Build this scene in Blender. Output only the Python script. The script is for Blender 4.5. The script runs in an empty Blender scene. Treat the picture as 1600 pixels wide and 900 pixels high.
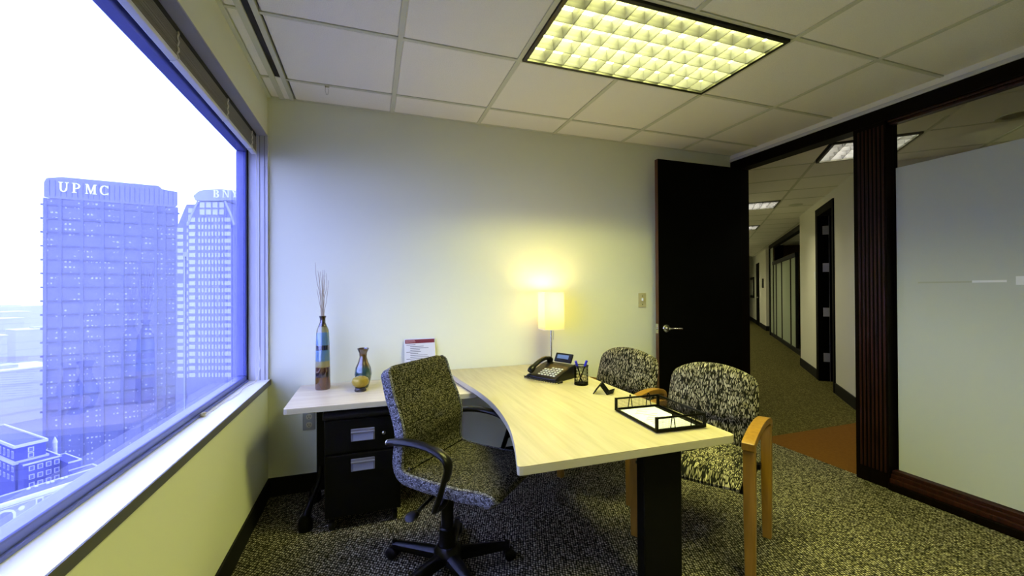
import bpy, bmesh, math, random
from mathutils import Vector, Matrix
random.seed(7)
R = math.radians
SC = bpy.context.scene
COL = SC.collection

# ---------------------------------------------------------------- camera, sky, exposure
H = 2.51
FWD, RGT, UPV = Vector((.32248, .94656, .00578)), Vector((.94657, -.32245, -.0051)), Vector((.00297, -.00712, .99997))
cam_d = bpy.data.cameras.new('camera')
cam = bpy.data.objects.new('camera', cam_d); COL.objects.link(cam)
cam_d.sensor_width = 36; cam_d.lens = 14.515; cam_d.clip_start = .02; cam_d.clip_end = 6000
m = Matrix((RGT, UPV, -FWD)).transposed().to_4x4(); m.translation = (0, 0, 1.2844)
cam.matrix_world = m
SC.camera = cam

SKY_COL, SKY_STR = (.36, .43, 1.0), 9.0
world = bpy.data.worlds.new('sky'); SC.world = world; world.use_nodes = True
bg = world.node_tree.nodes['Background']
bg.inputs[0].default_value = (*SKY_COL, 1); bg.inputs[1].default_value = SKY_STR
SC.view_settings.view_transform = 'Standard'; SC.view_settings.look = 'None'
SC.view_settings.exposure = .05; SC.view_settings.gamma = 1; SC.view_settings.use_curve_mapping = False
SC.cycles.use_denoising = True
SC.cycles.max_bounces = 10; SC.cycles.diffuse_bounces = 5; SC.cycles.glossy_bounces = 4
SC.cycles.transmission_bounces = 6; SC.cycles.transparent_max_bounces = 12; SC.cycles.volume_bounces = 0
SC.cycles.sample_clamp_indirect = 6
SC.cycles.caustics_reflective = False; SC.cycles.caustics_refractive = False

TUBE_COL = (.98, 1.0, .29)
OFFICE_W, HALL_W, LAMP_W = 155, 48, 6.5

# ---------------------------------------------------------------- materials
def nmat(name):
    mt = bpy.data.materials.new(name); mt.use_nodes = True
    nt = mt.node_tree; nt.nodes.clear()
    out = nt.nodes.new('ShaderNodeOutputMaterial')
    return mt, nt, out
def N(nt, t, **kw):
    n = nt.nodes.new(t)
    for k, v in kw.items():
        if k in n.inputs: n.inputs[k].default_value = v
        else: setattr(n, k, v)
    return n
def c4(c): return (*c, 1) if len(c) == 3 else c
def pbr(name, col, rough=.6, metal=0, spec=.5, bump=None, noise=None, coat=0):
    """principled; noise=(scale, amount) mottles the colour, bump=(scale, strength)"""
    mt, nt, out = nmat(name)
    b = N(nt, 'ShaderNodeBsdfPrincipled'); nt.links.new(b.outputs[0], out.inputs[0])
    b.inputs['Base Color'].default_value = c4(col); b.inputs['Roughness'].default_value = rough
    b.inputs['Metallic'].default_value = metal; b.inputs['Specular IOR Level'].default_value = spec
    b.inputs['Coat Weight'].default_value = coat
    tc = N(nt, 'ShaderNodeTexCoord')
    if noise:
        n = N(nt, 'ShaderNodeTexNoise', Scale=noise[0], Detail=4.0); nt.links.new(tc.outputs['Object'], n.inputs['Vector'])
        mx = N(nt, 'ShaderNodeMix', data_type='RGBA')
        mx.inputs['A'].default_value = c4([max(0, x*(1-noise[1])) for x in col]); mx.inputs['B'].default_value = c4([min(1, x*(1+noise[1])) for x in col])
        nt.links.new(n.outputs['Fac'], mx.inputs['Factor']); nt.links.new(mx.outputs['Result'], b.inputs['Base Color'])
    if bump:
        n = N(nt, 'ShaderNodeTexNoise', Scale=bump[0], Detail=3.0); nt.links.new(tc.outputs['Object'], n.inputs['Vector'])
        bp = N(nt, 'ShaderNodeBump', Strength=bump[1], Distance=.01)
        nt.links.new(n.outputs['Fac'], bp.inputs['Height']); nt.links.new(bp.outputs[0], b.inputs['Normal'])
    return mt
def ramp(nt, stops, interp='LINEAR'):
    r = N(nt, 'ShaderNodeValToRGB'); r.color_ramp.interpolation = interp
    e = r.color_ramp.elements
    while len(e) < len(stops): e.new(.5)
    for k, (p, c) in enumerate(stops): e[k].position = p; e[k].color = c4(c)
    return r
def carpet(name, dark, mid, light, scale=82):
    mt, nt, out = nmat(name)
    b = N(nt, 'ShaderNodeBsdfPrincipled', Roughness=.95); b.inputs['Specular IOR Level'].default_value = .05
    nt.links.new(b.outputs[0], out.inputs[0])
    tc = N(nt, 'ShaderNodeTexCoord'); mp = N(nt, 'ShaderNodeMapping'); mp.inputs['Rotation'].default_value = (0, 0, R(28)); mp.inputs['Scale'].default_value = (1, .72, 1)
    nt.links.new(tc.outputs['Object'], mp.inputs['Vector'])
    v = N(nt, 'ShaderNodeTexVoronoi', Scale=scale, Randomness=.38); nt.links.new(mp.outputs[0], v.inputs['Vector'])
    r = ramp(nt, [(0, light), (.28, mid), (.55, dark), (1, dark)]); nt.links.new(v.outputs['Distance'], r.inputs[0])
    n = N(nt, 'ShaderNodeTexNoise', Scale=3.0, Detail=5.0); nt.links.new(tc.outputs['Object'], n.inputs['Vector'])
    mx = N(nt, 'ShaderNodeMix', data_type='RGBA', blend_type='MULTIPLY'); mx.inputs['Factor'].default_value = .5
    nt.links.new(r.outputs[0], mx.inputs['A'])
    sep = N(nt, 'ShaderNodeSeparateColor'); nt.links.new(v.outputs['Color'], sep.inputs[0])
    r2 = ramp(nt, [(0, (.4, .4, .4)), (1, (1.0, 1.0, 1.0))]); nt.links.new(sep.outputs[0], r2.inputs[0]); nt.links.new(r2.outputs[0], mx.inputs['B'])
    nt.links.new(mx.outputs['Result'], b.inputs['Base Color'])
    bp = N(nt, 'ShaderNodeBump', Strength=.8, Distance=.006, invert=True); nt.links.new(v.outputs['Distance'], bp.inputs['Height']); nt.links.new(bp.outputs[0], b.inputs['Normal'])
    return mt
def fleck_fabric(name, dark, c1, c2, sc, rot=(0, 0, 0), edge=.12, soft=.08, black=.2):
    """woven flecks: stretched cells between c1 and c2 with dark gaps, a share of them dark"""
    mt, nt, out = nmat(name)
    b = N(nt, 'ShaderNodeBsdfPrincipled', Roughness=.9); b.inputs['Specular IOR Level'].default_value = .12
    nt.links.new(b.outputs[0], out.inputs[0])
    tc = N(nt, 'ShaderNodeTexCoord'); mp = N(nt, 'ShaderNodeMapping'); mp.inputs['Rotation'].default_value = rot; mp.inputs['Scale'].default_value = sc
    nt.links.new(tc.outputs['Object'], mp.inputs['Vector'])
    v = N(nt, 'ShaderNodeTexVoronoi', Scale=1.0, Randomness=1.0); e = N(nt, 'ShaderNodeTexVoronoi', Scale=1.0, Randomness=1.0, feature='DISTANCE_TO_EDGE')
    for q in (v, e): nt.links.new(mp.outputs[0], q.inputs['Vector'])
    sep = N(nt, 'ShaderNodeSeparateColor'); nt.links.new(v.outputs['Color'], sep.inputs[0])
    r = ramp(nt, [(0, dark), (black, dark), (min(black+.02, .99), c1), (1, c2)]); nt.links.new(sep.outputs[0], r.inputs[0])
    mr = N(nt, 'ShaderNodeMapRange'); mr.inputs['From Min'].default_value = edge; mr.inputs['From Max'].default_value = edge+soft; nt.links.new(e.outputs['Distance'], mr.inputs[0])
    mx = N(nt, 'ShaderNodeMix', data_type='RGBA'); mx.inputs['A'].default_value = c4(dark); nt.links.new(mr.outputs[0], mx.inputs['Factor']); nt.links.new(r.outputs[0], mx.inputs['B'])
    nt.links.new(mx.outputs['Result'], b.inputs['Base Color'])
    bp = N(nt, 'ShaderNodeBump', Strength=.4, Distance=.003); nt.links.new(e.outputs['Distance'], bp.inputs['Height']); nt.links.new(bp.outputs[0], b.inputs['Normal'])
    return mt
def wood(name, c1, c2, sc=(28, 1.6, 20), rough=.38, spec=.4):
    mt, nt, out = nmat(name)
    b = N(nt, 'ShaderNodeBsdfPrincipled', Roughness=rough); b.inputs['Specular IOR Level'].default_value = spec
    nt.links.new(b.outputs[0], out.inputs[0])
    tc = N(nt, 'ShaderNodeTexCoord'); mp = N(nt, 'ShaderNodeMapping'); mp.inputs['Scale'].default_value = sc
    nt.links.new(tc.outputs['Object'], mp.inputs['Vector'])
    n = N(nt, 'ShaderNodeTexNoise', Scale=1.0, Detail=6.0, Distortion=.6); nt.links.new(mp.outputs[0], n.inputs['Vector'])
    r = ramp(nt, [(.3, c1), (.7, c2)]); nt.links.new(n.outputs['Fac'], r.inputs[0]); nt.links.new(r.outputs[0], b.inputs['Base Color'])
    return mt
def zbands(name, stops, wob=.02, rough=.07, z0=0, z1=1):
    """glazed ceramic: colour bands up local z with a wavy edge"""
    mt, nt, out = nmat(name)
    b = N(nt, 'ShaderNodeBsdfPrincipled', Roughness=rough); b.inputs['Coat Weight'].default_value = 1; b.inputs['Coat IOR'].default_value = 1.7; nt.links.new(b.outputs[0], out.inputs[0])
    tc = N(nt, 'ShaderNodeTexCoord'); sx = N(nt, 'ShaderNodeSeparateXYZ'); nt.links.new(tc.outputs['Object'], sx.inputs[0])
    n = N(nt, 'ShaderNodeTexNoise', Scale=22.0, Detail=4.0); nt.links.new(tc.outputs['Object'], n.inputs['Vector'])
    a = N(nt, 'ShaderNodeMath', operation='MULTIPLY_ADD'); a.inputs[1].default_value = wob; nt.links.new(n.outputs['Fac'], a.inputs[0]); nt.links.new(sx.outputs['Z'], a.inputs[2])
    mr = N(nt, 'ShaderNodeMapRange'); mr.inputs['From Min'].default_value = z0+wob/2; mr.inputs['From Max'].default_value = z1+wob/2
    nt.links.new(a.outputs[0], mr.inputs[0])
    r = ramp(nt, stops); nt.links.new(mr.outputs[0], r.inputs[0]); nt.links.new(r.outputs[0], b.inputs['Base Color'])
    return mt
def glass(name, tint=(1, 1, 1), base=.03):
    """clear sheet: see-through with a fresnel mirror reflection"""
    mt, nt, out = nmat(name)
    t = N(nt, 'ShaderNodeBsdfTransparent'); t.inputs[0].default_value = c4(tint)
    g = N(nt, 'ShaderNodeBsdfGlossy', Roughness=0.0); mx = N(nt, 'ShaderNodeMixShader')
    lw = N(nt, 'ShaderNodeLayerWeight', Blend=.5); pw = N(nt, 'ShaderNodeMath', operation='POWER'); pw.inputs[1].default_value = 5.0
    nt.links.new(lw.outputs['Facing'], pw.inputs[0])
    ad = N(nt, 'ShaderNodeMath', operation='MULTIPLY_ADD', use_clamp=True); ad.inputs[1].default_value = .55; ad.inputs[2].default_value = base
    nt.links.new(pw.outputs[0], ad.inputs[0]); nt.links.new(ad.outputs[0], mx.inputs[0])
    nt.links.new(t.outputs[0], mx.inputs[1]); nt.links.new(g.outputs[0], mx.inputs[2]); nt.links.new(mx.outputs[0], out.inputs[0])
    return mt
def translucent(name, col, trans=.5, rough=.6):
    mt, nt, out = nmat(name)
    d = N(nt, 'ShaderNodeBsdfDiffuse'); d.inputs[0].default_value = c4(col)
    t = N(nt, 'ShaderNodeBsdfTranslucent'); t.inputs[0].default_value = c4(col)
    mx = N(nt, 'ShaderNodeMixShader'); mx.inputs[0].default_value = trans
    nt.links.new(d.outputs[0], mx.inputs[1]); nt.links.new(t.outputs[0], mx.inputs[2]); nt.links.new(mx.outputs[0], out.inputs[0])
    return mt
def emit(name, col, s):
    mt, nt, out = nmat(name)
    e = N(nt, 'ShaderNodeEmission'); e.inputs[0].default_value = c4(col); e.inputs[1].default_value = s
    nt.links.new(e.outputs[0], out.inputs[0]); return mt

M = {}
M['wall'] = pbr('cream_wall_paint', (.78, .79, .58), .75, spec=.2, bump=(260, .04))
M['hall_wall'] = pbr('corridor_wall_paint', (.80, .79, .68), .75, spec=.2)
M['tile'] = pbr('ceiling_tile', (.86, .84, .74), .95, spec=.1, bump=(190, .35), noise=(230, .10))
M['tbar'] = pbr('ceiling_grid_metal', (.60, .61, .46), .5, spec=.3)
M['plenum'] = pbr('ceiling_slab', (.4, .4, .38), .9)
M['base'] = pbr('black_baseboard', (.006, .006, .006), .6, spec=.2)
M['carpet'] = carpet('office_carpet', (.010, .010, .008), (.22, .20, .14), (.82, .77, .58), 88)
M['hall_carpet'] = carpet('corridor_carpet', (.05, .045, .012), (.16, .14, .05), (.36, .32, .14))
M['brown_carpet'] = pbr('brown_carpet', (.11, .048, .009), .95, spec=.05, noise=(40, .25), bump=(300, .5))
M['mahogany'] = wood('dark_mahogany', (.0012, .0006, .0004), (.004, .0015, .001), sc=(60, 60, 2.5), rough=.5, spec=.06)
M['mahogany_r'] = wood('reddish_mahogany', (.008, .002, .0014), (.034, .008, .005), sc=(60, 60, 2.5), rough=.4, spec=.2)
M['door'] = pbr('black_door_veneer', (.0008, .0007, .0006), .6, spec=.06)
M['door_edge'] = pbr('door_edge_wood', (.07, .025, .012), .5)
M['chrome'] = pbr('satin_nickel', (.62, .60, .56), .25, 1)
M['steel_grey'] = pbr('grey_plastic_pull', (.15, .15, .20), .35, .2)
M['black'] = pbr('black_plastic', (.003, .003, .004), .32, spec=.22)
M['black_matte'] = pbr('black_powder_coat', (.0015, .0015, .002), .5, spec=.12)
M['black_mesh'] = pbr('black_wire', (.002, .002, .002), .5, spec=.12)
M['sill'] = pbr('white_sill_laminate', (.86, .86, .86), .35)
M['jamb'] = pbr('white_metal_jamb', (.62, .62, .66), .3, .0, spec=.6)
M['wframe'] = pbr('blue_window_frame', (.10, .12, .42), .35, spec=.6)
M['gasket'] = pbr('black_window_gasket', (.003, .003, .003), .6)
M['slat'] = pbr('beige_blind_slat', (.20, .19, .14), .5)
M['rail'] = pbr('white_blind_rail', (.75, .75, .75), .4)
M['cord'] = pbr('white_cord', (.7, .68, .6), .8)
M['maple'] = wood('maple_laminate', (.34, .29, .18), (.44, .385, .255), sc=(30, 2.2, 20), rough=.34)
M['maple_edge'] = pbr('maple_edge_band', (.44, .40, .27), .45)
M['beech'] = wood('honey_beech', (.20, .10, .012), (.29, .15, .022), sc=(40, 40, 4), rough=.35)
M['guest'] = fleck_fabric('leaf_fleck_fabric', (.004, .004, .004), (.13, .12, .08), (.42, .385, .29), (215, 7, 40), rot=(0, R(3), 0), edge=.09, soft=.12, black=.16)
M['guest_seat'] = fleck_fabric('leaf_fleck_seat_fabric', (.004, .004, .004), (.13, .12, .08), (.42, .385, .29), (215, 42, 9), rot=(0, 0, R(3)), edge=.09, soft=.12, black=.16)
M['task'] = fleck_fabric('olive_fleck_fabric', (.004, .004, .003), (.014, .013, .008), (.20, .185, .12), (260, 260, 260), edge=.03, soft=.12, black=.35)
M['task_side'] = fleck_fabric('scroll_fleck_fabric', (.03, .03, .035), (.10, .10, .11), (.28, .28, .31), (150, 150, 150), edge=.05, soft=.10, black=.12)
M['ivory'] = pbr('ivory_plate', (.55, .50, .26), .4)
M['outletm'] = pbr('olive_outlet_plate', (.33, .33, .24), .45)
M['dark_slot'] = pbr('dark_slot', (.01, .01, .01), .7)
M['vase1'] = zbands('striped_glaze', [(0, (.085, .026, .006)), (.165, (.09, .03, .007)), (.18, (.012, .012, .03)), (.225, (.012, .012, .04)), (.235, (.06, .02, .007)), (.30, (.065, .022, .007)),
    (.315, (.27, .22, .07)), (.38, (.24, .22, .09)), (.395, (.08, .17, .25)), (.53, (.07, .16, .26)), (.545, (.006, .008, .04)), (.60, (.006, .008, .04)), (.61, (.065, .16, .28)), (.77, (.075, .17, .26)), (.785, (.22, .21, .09)), (.85, (.20, .19, .08)), (.865, (.018, .004, .005)), (1, (.016, .004, .005))], wob=.012, z0=0, z1=.45)
# more than 16 stops kept within the ramp limit of 32
M['vase2'] = zbands('teal_brown_glaze', [(0, (.012, .03, .035)), (.3, (.018, .07, .10)), (.5, (.035, .075, .07)), (.62, (.09, .06, .018)), (.9, (.08, .035, .010)), (1, (.03, .012, .006))], wob=.06, z0=0, z1=.24)
M['gold'] = pbr('mottled_gold_glaze', (.36, .26, .03), .3, .35, noise=(70, .35))
M['darkfoot'] = pbr('dark_foot_glaze', (.02, .015, .015), .3)
M['twig'] = pbr('dried_twig', (.42, .34, .21), .8)
M['paper'] = pbr('white_paper', (.66, .67, .72), .7)
M['ink'] = pbr('grey_print', (.14, .14, .16), .8)
M['maroon'] = pbr('maroon_print', (.16, .012, .03), .6)
M['pink'] = pbr('pale_print', (.55, .30, .33), .6)
M['key'] = pbr('grey_phone_key', (.50, .50, .46), .5)
M['phone_face'] = pbr('phone_face_brown', (.022, .015, .006), .35, spec=.2)
M['lcd'] = pbr('blue_grey_display', (.10, .15, .30), .2)
M['pen'] = pbr('blue_pen', (.012, .012, .42), .35)
M['shade'] = translucent('paper_lamp_shade', (.92, .86, .62), .62)
M['glasspane'] = glass('window_glass', (.98, .985, 1), .05)
M['clearglass'] = glass('clear_partition_glass', (.90, .91, .87), .03)
M['frost'] = translucent('frosted_film', (.58, .61, .55), .30)
M['film_line'] = translucent('white_film_line', (.85, .86, .86), .2)
M['film_gap'] = translucent('olive_film_line', (.50, .52, .40), .3)
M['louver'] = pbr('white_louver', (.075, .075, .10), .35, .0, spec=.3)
M['troffer'] = pbr('troffer_frame_black', (.006, .006, .005), .5)
M['housing'] = pbr('white_housing', (.85, .83, .7), .5)
M['hallglass'] = translucent('green_frosted_glass', (.60, .66, .52), .35)
M['pic'] = pbr('picture_paper', (.5, .5, .45), .6)
M['brownwall'] = pbr('brown_wall', (.14, .085, .02), .8)
# outside
M['tower'] = None

# ---------------------------------------------------------------- mesh builder
def empty(name, loc=(0, 0, 0), rz=0, parent=None):
    o = bpy.data.objects.new(name, None); COL.objects.link(o); o.location = loc; o.rotation_euler = (0, 0, rz)
    o.empty_display_size = .05
    if parent: o.parent = parent
    return o
def tag(o, label=None, cat=None, group=None, kind=None):
    if label: o['label'] = label
    if cat: o['category'] = cat
    if group: o['group'] = group
    if kind: o['kind'] = kind
    return o
def struct(o, label=None, cat=None):
    return tag(o, label, cat, kind='structure')
class MB:
    def __init__(s): s.v = []; s.f = []
    def add(s, vs, fs):
        k = len(s.v); s.v += [tuple(v) for v in vs]; s.f += [tuple(i+k for i in f) for f in fs]; return s
    def box(s, lo, hi):
        (a, b, c), (d, e, g) = lo, hi
        return s.add([(a,b,c),(d,b,c),(d,e,c),(a,e,c),(a,b,g),(d,b,g),(d,e,g),(a,e,g)],
                     [(3,2,1,0),(4,5,6,7),(0,1,5,4),(1,2,6,5),(2,3,7,6),(3,0,4,7)])
    def boxm(s, size, mat):
        t = MB().box([-x/2 for x in size], [x/2 for x in size])
        return s.add([mat @ Vector(v) for v in t.v], t.f)
    def prism(s, poly, z0, z1, fn=None):
        n = len(poly); fn = fn or (lambda a, b, z: (a, b, z))
        vs = [fn(a, b, z0) for a, b in poly]+[fn(a, b, z1) for a, b in poly]
        return s.add(vs, [tuple(range(n))[::-1], tuple(range(n, 2*n))]+[(i, (i+1) % n, n+(i+1) % n, n+i) for i in range(n)])
    def loft(s, rings, cap=True, closed=False):
        n = len(rings[0]); vs = [p for r_ in rings for p in r_]; fs = []
        k = len(rings)
        for j in range(k if closed else k-1):
            for i in range(n):
                a = j*n+i; b = j*n+(i+1) % n; q = ((j+1) % k)*n
                fs.append((a, b, q+(i+1) % n, q+i))
        if cap and not closed: fs += [tuple(range(n))[::-1], tuple(range((k-1)*n, k*n))]
        return s.add(vs, fs)
    def tube(s, pts, r, n=8, flat=None, up=(0, 0, 1)):
        """sweep a circle (radius r, or list of radii) or an ellipse r x flat along pts"""
        pts = [Vector(p) for p in pts]; rings = []; prev = None
        for i, p in enumerate(pts):
            d = (pts[min(i+1, len(pts)-1)]-pts[max(i-1, 0)]).normalized()
            if prev is None:
                u = Vector(up); 
                if abs(u.dot(d)) > .95: u = Vector((1, 0, 0))
            else: u = prev
            u = (u-d*u.dot(d)).normalized(); prev = u; w = d.cross(u)
            rr = r[i] if isinstance(r, (list, tuple)) else r
            fl_ = (flat[i] if isinstance(flat, (list, tuple)) else flat) if flat else rr
            rings.append([p+w*(rr*math.cos(2*math.pi*k/n))+u*(fl_*math.sin(2*math.pi*k/n)) for k in range(n)])
        return s.loft(rings)
    def lathe(s, prof, n=24, c=(0, 0, 0)):
        rings = [[(c[0]+r_*math.cos(2*math.pi*k/n), c[1]+r_*math.sin(2*math.pi*k/n), c[2]+z) for k in range(n)] for r_, z in prof]
        return s.loft(rings)
    def xf(s, mat):
        s.v = [tuple(mat @ Vector(v)) for v in s.v]; return s
    def mesh(s, name, mat, smooth=False):
        me = bpy.data.meshes.new(name); me.from_pydata(s.v, [], s.f); me.update()
        bm = bmesh.new(); bm.from_mesh(me); bmesh.ops.recalc_face_normals(bm, faces=bm.faces); bm.to_mesh(me); bm.free()
        if mat: me.materials.append(mat)
        if smooth:
            me.shade_smooth(); me.set_sharp_from_angle(angle=R(42))
        return me
    def build(s, name, mat, parent=None, smooth=False, bevel=0, seg=2):
        o = bpy.data.objects.new(name, s.mesh(name, mat, smooth)); COL.objects.link(o)
        if parent: o.parent = parent
        if bevel:
            b = o.modifiers.new('bevel', 'BEVEL'); b.width = bevel; b.segments = seg; b.limit_method = 'ANGLE'; b.angle_limit = R(40)
        return o
def inst(me, name, loc, parent=None, rz=0, scale=None):
    o = bpy.data.objects.new(name, me); COL.objects.link(o); o.location = loc; o.rotation_euler = (0, 0, rz)
    if scale: o.scale = scale
    if parent: o.parent = parent
    return o
def copy_tree(o, parent=None):
    c = o.copy(); COL.objects.link(c); c.parent = parent
    for ch in list(o.children): copy_tree(ch, c)
    return c
def bx(name, lo, hi, mat, parent=None, bevel=0, smooth=False): return MB().box(lo, hi).build(name, mat, parent, smooth, bevel)
def T(x, y, z): return Matrix.Translation((x, y, z))
def catmull(pts, per=6):
    pts = [Vector(p) for p in pts]; out = []
    for i in range(len(pts)-1):
        p0 = pts[max(i-1, 0)]; p1 = pts[i]; p2 = pts[i+1]; p3 = pts[min(i+2, len(pts)-1)]
        for k in range(per):
            t = k/per
            out.append(.5*((2*p1)+(p2-p0)*t+(2*p0-5*p1+4*p2-p3)*t*t+(3*p1-p0-3*p2+p3)*t**3))
    return out+[pts[-1]]
def rrect(w, t, n=6, e=None):
    """rounded rectangle outline, w x t, corner radius e"""
    e = e or min(w, t)*.48; out = []
    for cx, cy, a0 in ((w/2-e, t/2-e, 0), (-w/2+e, t/2-e, 90), (-w/2+e, -t/2+e, 180), (w/2-e, -t/2+e, 270)):
        for k in range(n): a = R(a0+90*k/(n-1)); out.append((cx+e*math.cos(a), cy+e*math.sin(a)))
    return out

XL, XR, D, YB = -.615, 3.13, 2.948, -2.1
TOP = 2.72
# corridor axes (it runs off at 44 degrees)
CA = R(44); E1 = Vector((math.sin(CA), math.cos(CA), 0)); E2 = Vector((math.cos(CA), -math.sin(CA), 0))
CM = Matrix(((E1.x, E2.x, 0, 0), (E1.y, E2.y, 0, 0), (0, 0, 1, 0), (0, 0, 0, 1)))   # (e1,e2,z) -> world
def cbox(name, lo, hi, mat, parent=None, bevel=0):
    return MB().box(lo, hi).xf(CM).build(name, mat, parent, False, bevel)

# ---------------------------------------------------------------- room shell
fl = bx('floor', (XL-.2, YB, -.1), (XR+.05, D+.15, 0), M['carpet']); struct(fl, 'dark woven loop carpet of the office', 'carpet')
wb = bx('wall_back', (XL-.165, D, 0), (XR+.12, D+.12, TOP), M['wall']); struct(wb, 'cream painted back wall behind the desk', 'wall')
wr = bx('wall_rear', (XL-.25, YB-.12, 0), (XR+.12, YB, TOP), M['wall']); struct(wr, 'cream wall behind the viewer', 'wall')
# left wall: below sill, above head, near end
wl = MB().box((-.78, YB, 0), (XL, D, .70)).box((-.78, YB, 2.257), (XL, D, TOP)).box((-.78, YB, .70), (XL, .345, 2.257)).build('wall_left', M['wall']); struct(wl, 'cream wall under and over the window', 'wall')
for nm, lo, hi, lb in (('baseboard_back', (XL, D-.012, 0), (XR, D, .116), 'black baseboard along the back wall'), ('baseboard_left', (XL, YB, 0), (XL+.012, D-.012, .116), 'black baseboard under the window')):
    struct(bx(nm, lo, hi, M['base'], None, .003), lb, 'baseboard')

# ceiling: slab, grid bars, tiles
ceil = bx('ceiling', (XL-.2, YB, TOP-.02), (XR+.05, D+.12, TOP), M['plenum']); struct(ceil, 'suspended tile ceiling of the office', 'ceiling')
X0, TL = .1382, .6096
GX = [X0+TL*k for k in range(-1, 6)]            # grid lines across x
Y1 = 2.674
GY = [Y1-TL*k for k in range(0, 9)]
xe = [-.465]+[x for x in GX if -.40 < x < XR-.05]+[XR+.02]
ye = [D]+[y for y in GY if y > YB+.05]+[YB]
BW = .024
tile_cache = {}
def tile(x0, x1, y0, y1, z, parent, mat):
    key = (round(x1-x0, 3), round(y1-y0, 3), mat.name)
    if key not in tile_cache:
        w, d = (x1-x0)/2, (y1-y0)/2
        tile_cache[key] = MB().loft([[(-w, -d, .014), (w, -d, .014), (w, d, .014), (-w, d, .014)], [(-w, -d, .004), (w, -d, .004), (w, d, .004), (-w, d, .004)],
                                     [(-w+.006, -d+.006, 0), (w-.006, -d+.006, 0), (w-.006, d-.006, 0), (-w+.006, d-.006, 0)]]).mesh('ceiling_tile', mat)
    return inst(tile_cache[key], 'ceiling_tile', ((x0+x1)/2, (y0+y1)/2, z), parent)
FX0, FX1, FY0, FY1 = X0+TL, X0+3*TL, Y1-2*TL, Y1-TL
g = BW/2
for i in range(len(xe)-1):
    for j in range(len(ye)-1):
        x0, x1, y1, y0 = xe[i], xe[i+1], ye[j], ye[j+1]
        if x0 > FX0-.05 and x1 < FX1+.05 and any(y0 > FY0-.05-d_ and y1 < FY1+.05-d_ for d_ in (0, 3*TL)): continue
        tile(x0+g, x1-g, y0+g, y1-g, H, ceil, M['tile'])
for x in xe[1:-1]:
    if FX0+.1 < x < FX1-.1:
        bx('grid_bar', (x-g, FY1, H-.003), (x+g, D, H+.02), M['tbar'], ceil); bx('grid_bar', (x-g, FY1-3*TL, H-.003), (x+g, FY0, H+.02), M['tbar'], ceil); bx('grid_bar', (x-g, YB, H-.003), (x+g, FY0-3*TL, H+.02), M['tbar'], ceil)
    else: bx('grid_bar', (x-g, YB, H-.003), (x+g, D, H+.02), M['tbar'], ceil)
for y in ye[1:-1]: bx('grid_bar', (-.465, y-g*.8, H-.002), (XR+.02, y+g*.8, H+.02), M['tbar'], ceil)
bx('wall_angle', (-.465, D-.02, H-.002), (XR, D, H+.02), M['tbar'], ceil)
# narrow strip of tile and the slot diffuser beside the window wall
bx('wall_angle', (XL, YB, H-.004), (XL+.020, D, H+.02), M['tbar'], ceil)
for y1, y0 in zip(ye[:-1], ye[1:]): tile(XL+.022, -.545, y0+.008, y1-.008, H+.002, ceil, M['tile'])
for y in ye[1:-1]: bx('grid_bar', (XL+.02, y-.008, H-.001), (-.545, y+.008, H+.02), M['tbar'], ceil)
sd = empty('slot_diffuser', (-.505, .3, H)); tag(sd, 'long narrow slot air diffuser with black slot beside the window', 'air diffuser')
SDY = (YB+.01-.3, 2.66-.3, D-.005-.3)
bx('flange', (-.042, SDY[0], -.006), (-.014, SDY[2], .02), M['tbar'], sd); bx('flange', (.018, SDY[0], -.006), (.042, SDY[2], .02), M['tbar'], sd)
bx('slot', (-.014, SDY[0], .004), (.018, SDY[1], .02), M['dark_slot'], sd); bx('end_cap', (-.014, SDY[1], .001), (.018, SDY[2], .02), M['tile'], sd)
# wire hook on the grid
hk = empty('ceiling_hook', (-.247, 2.674, H-.003)); tag(hk, 'small wire hook hanging from the ceiling grid', 'hook')
MB().box((-.012, -.012, -.004), (.012, .012, 0)).build('clip', M['chrome'], hk)
MB().tube([(-.008, 0, 0), (-.009, 0, -.03), (-.003, 0, -.05), (.006, 0, -.048), (.009, 0, -.03), (.008, 0, -.015)], .0016, 6).build('wire', M['chrome'], hk, True)

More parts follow.
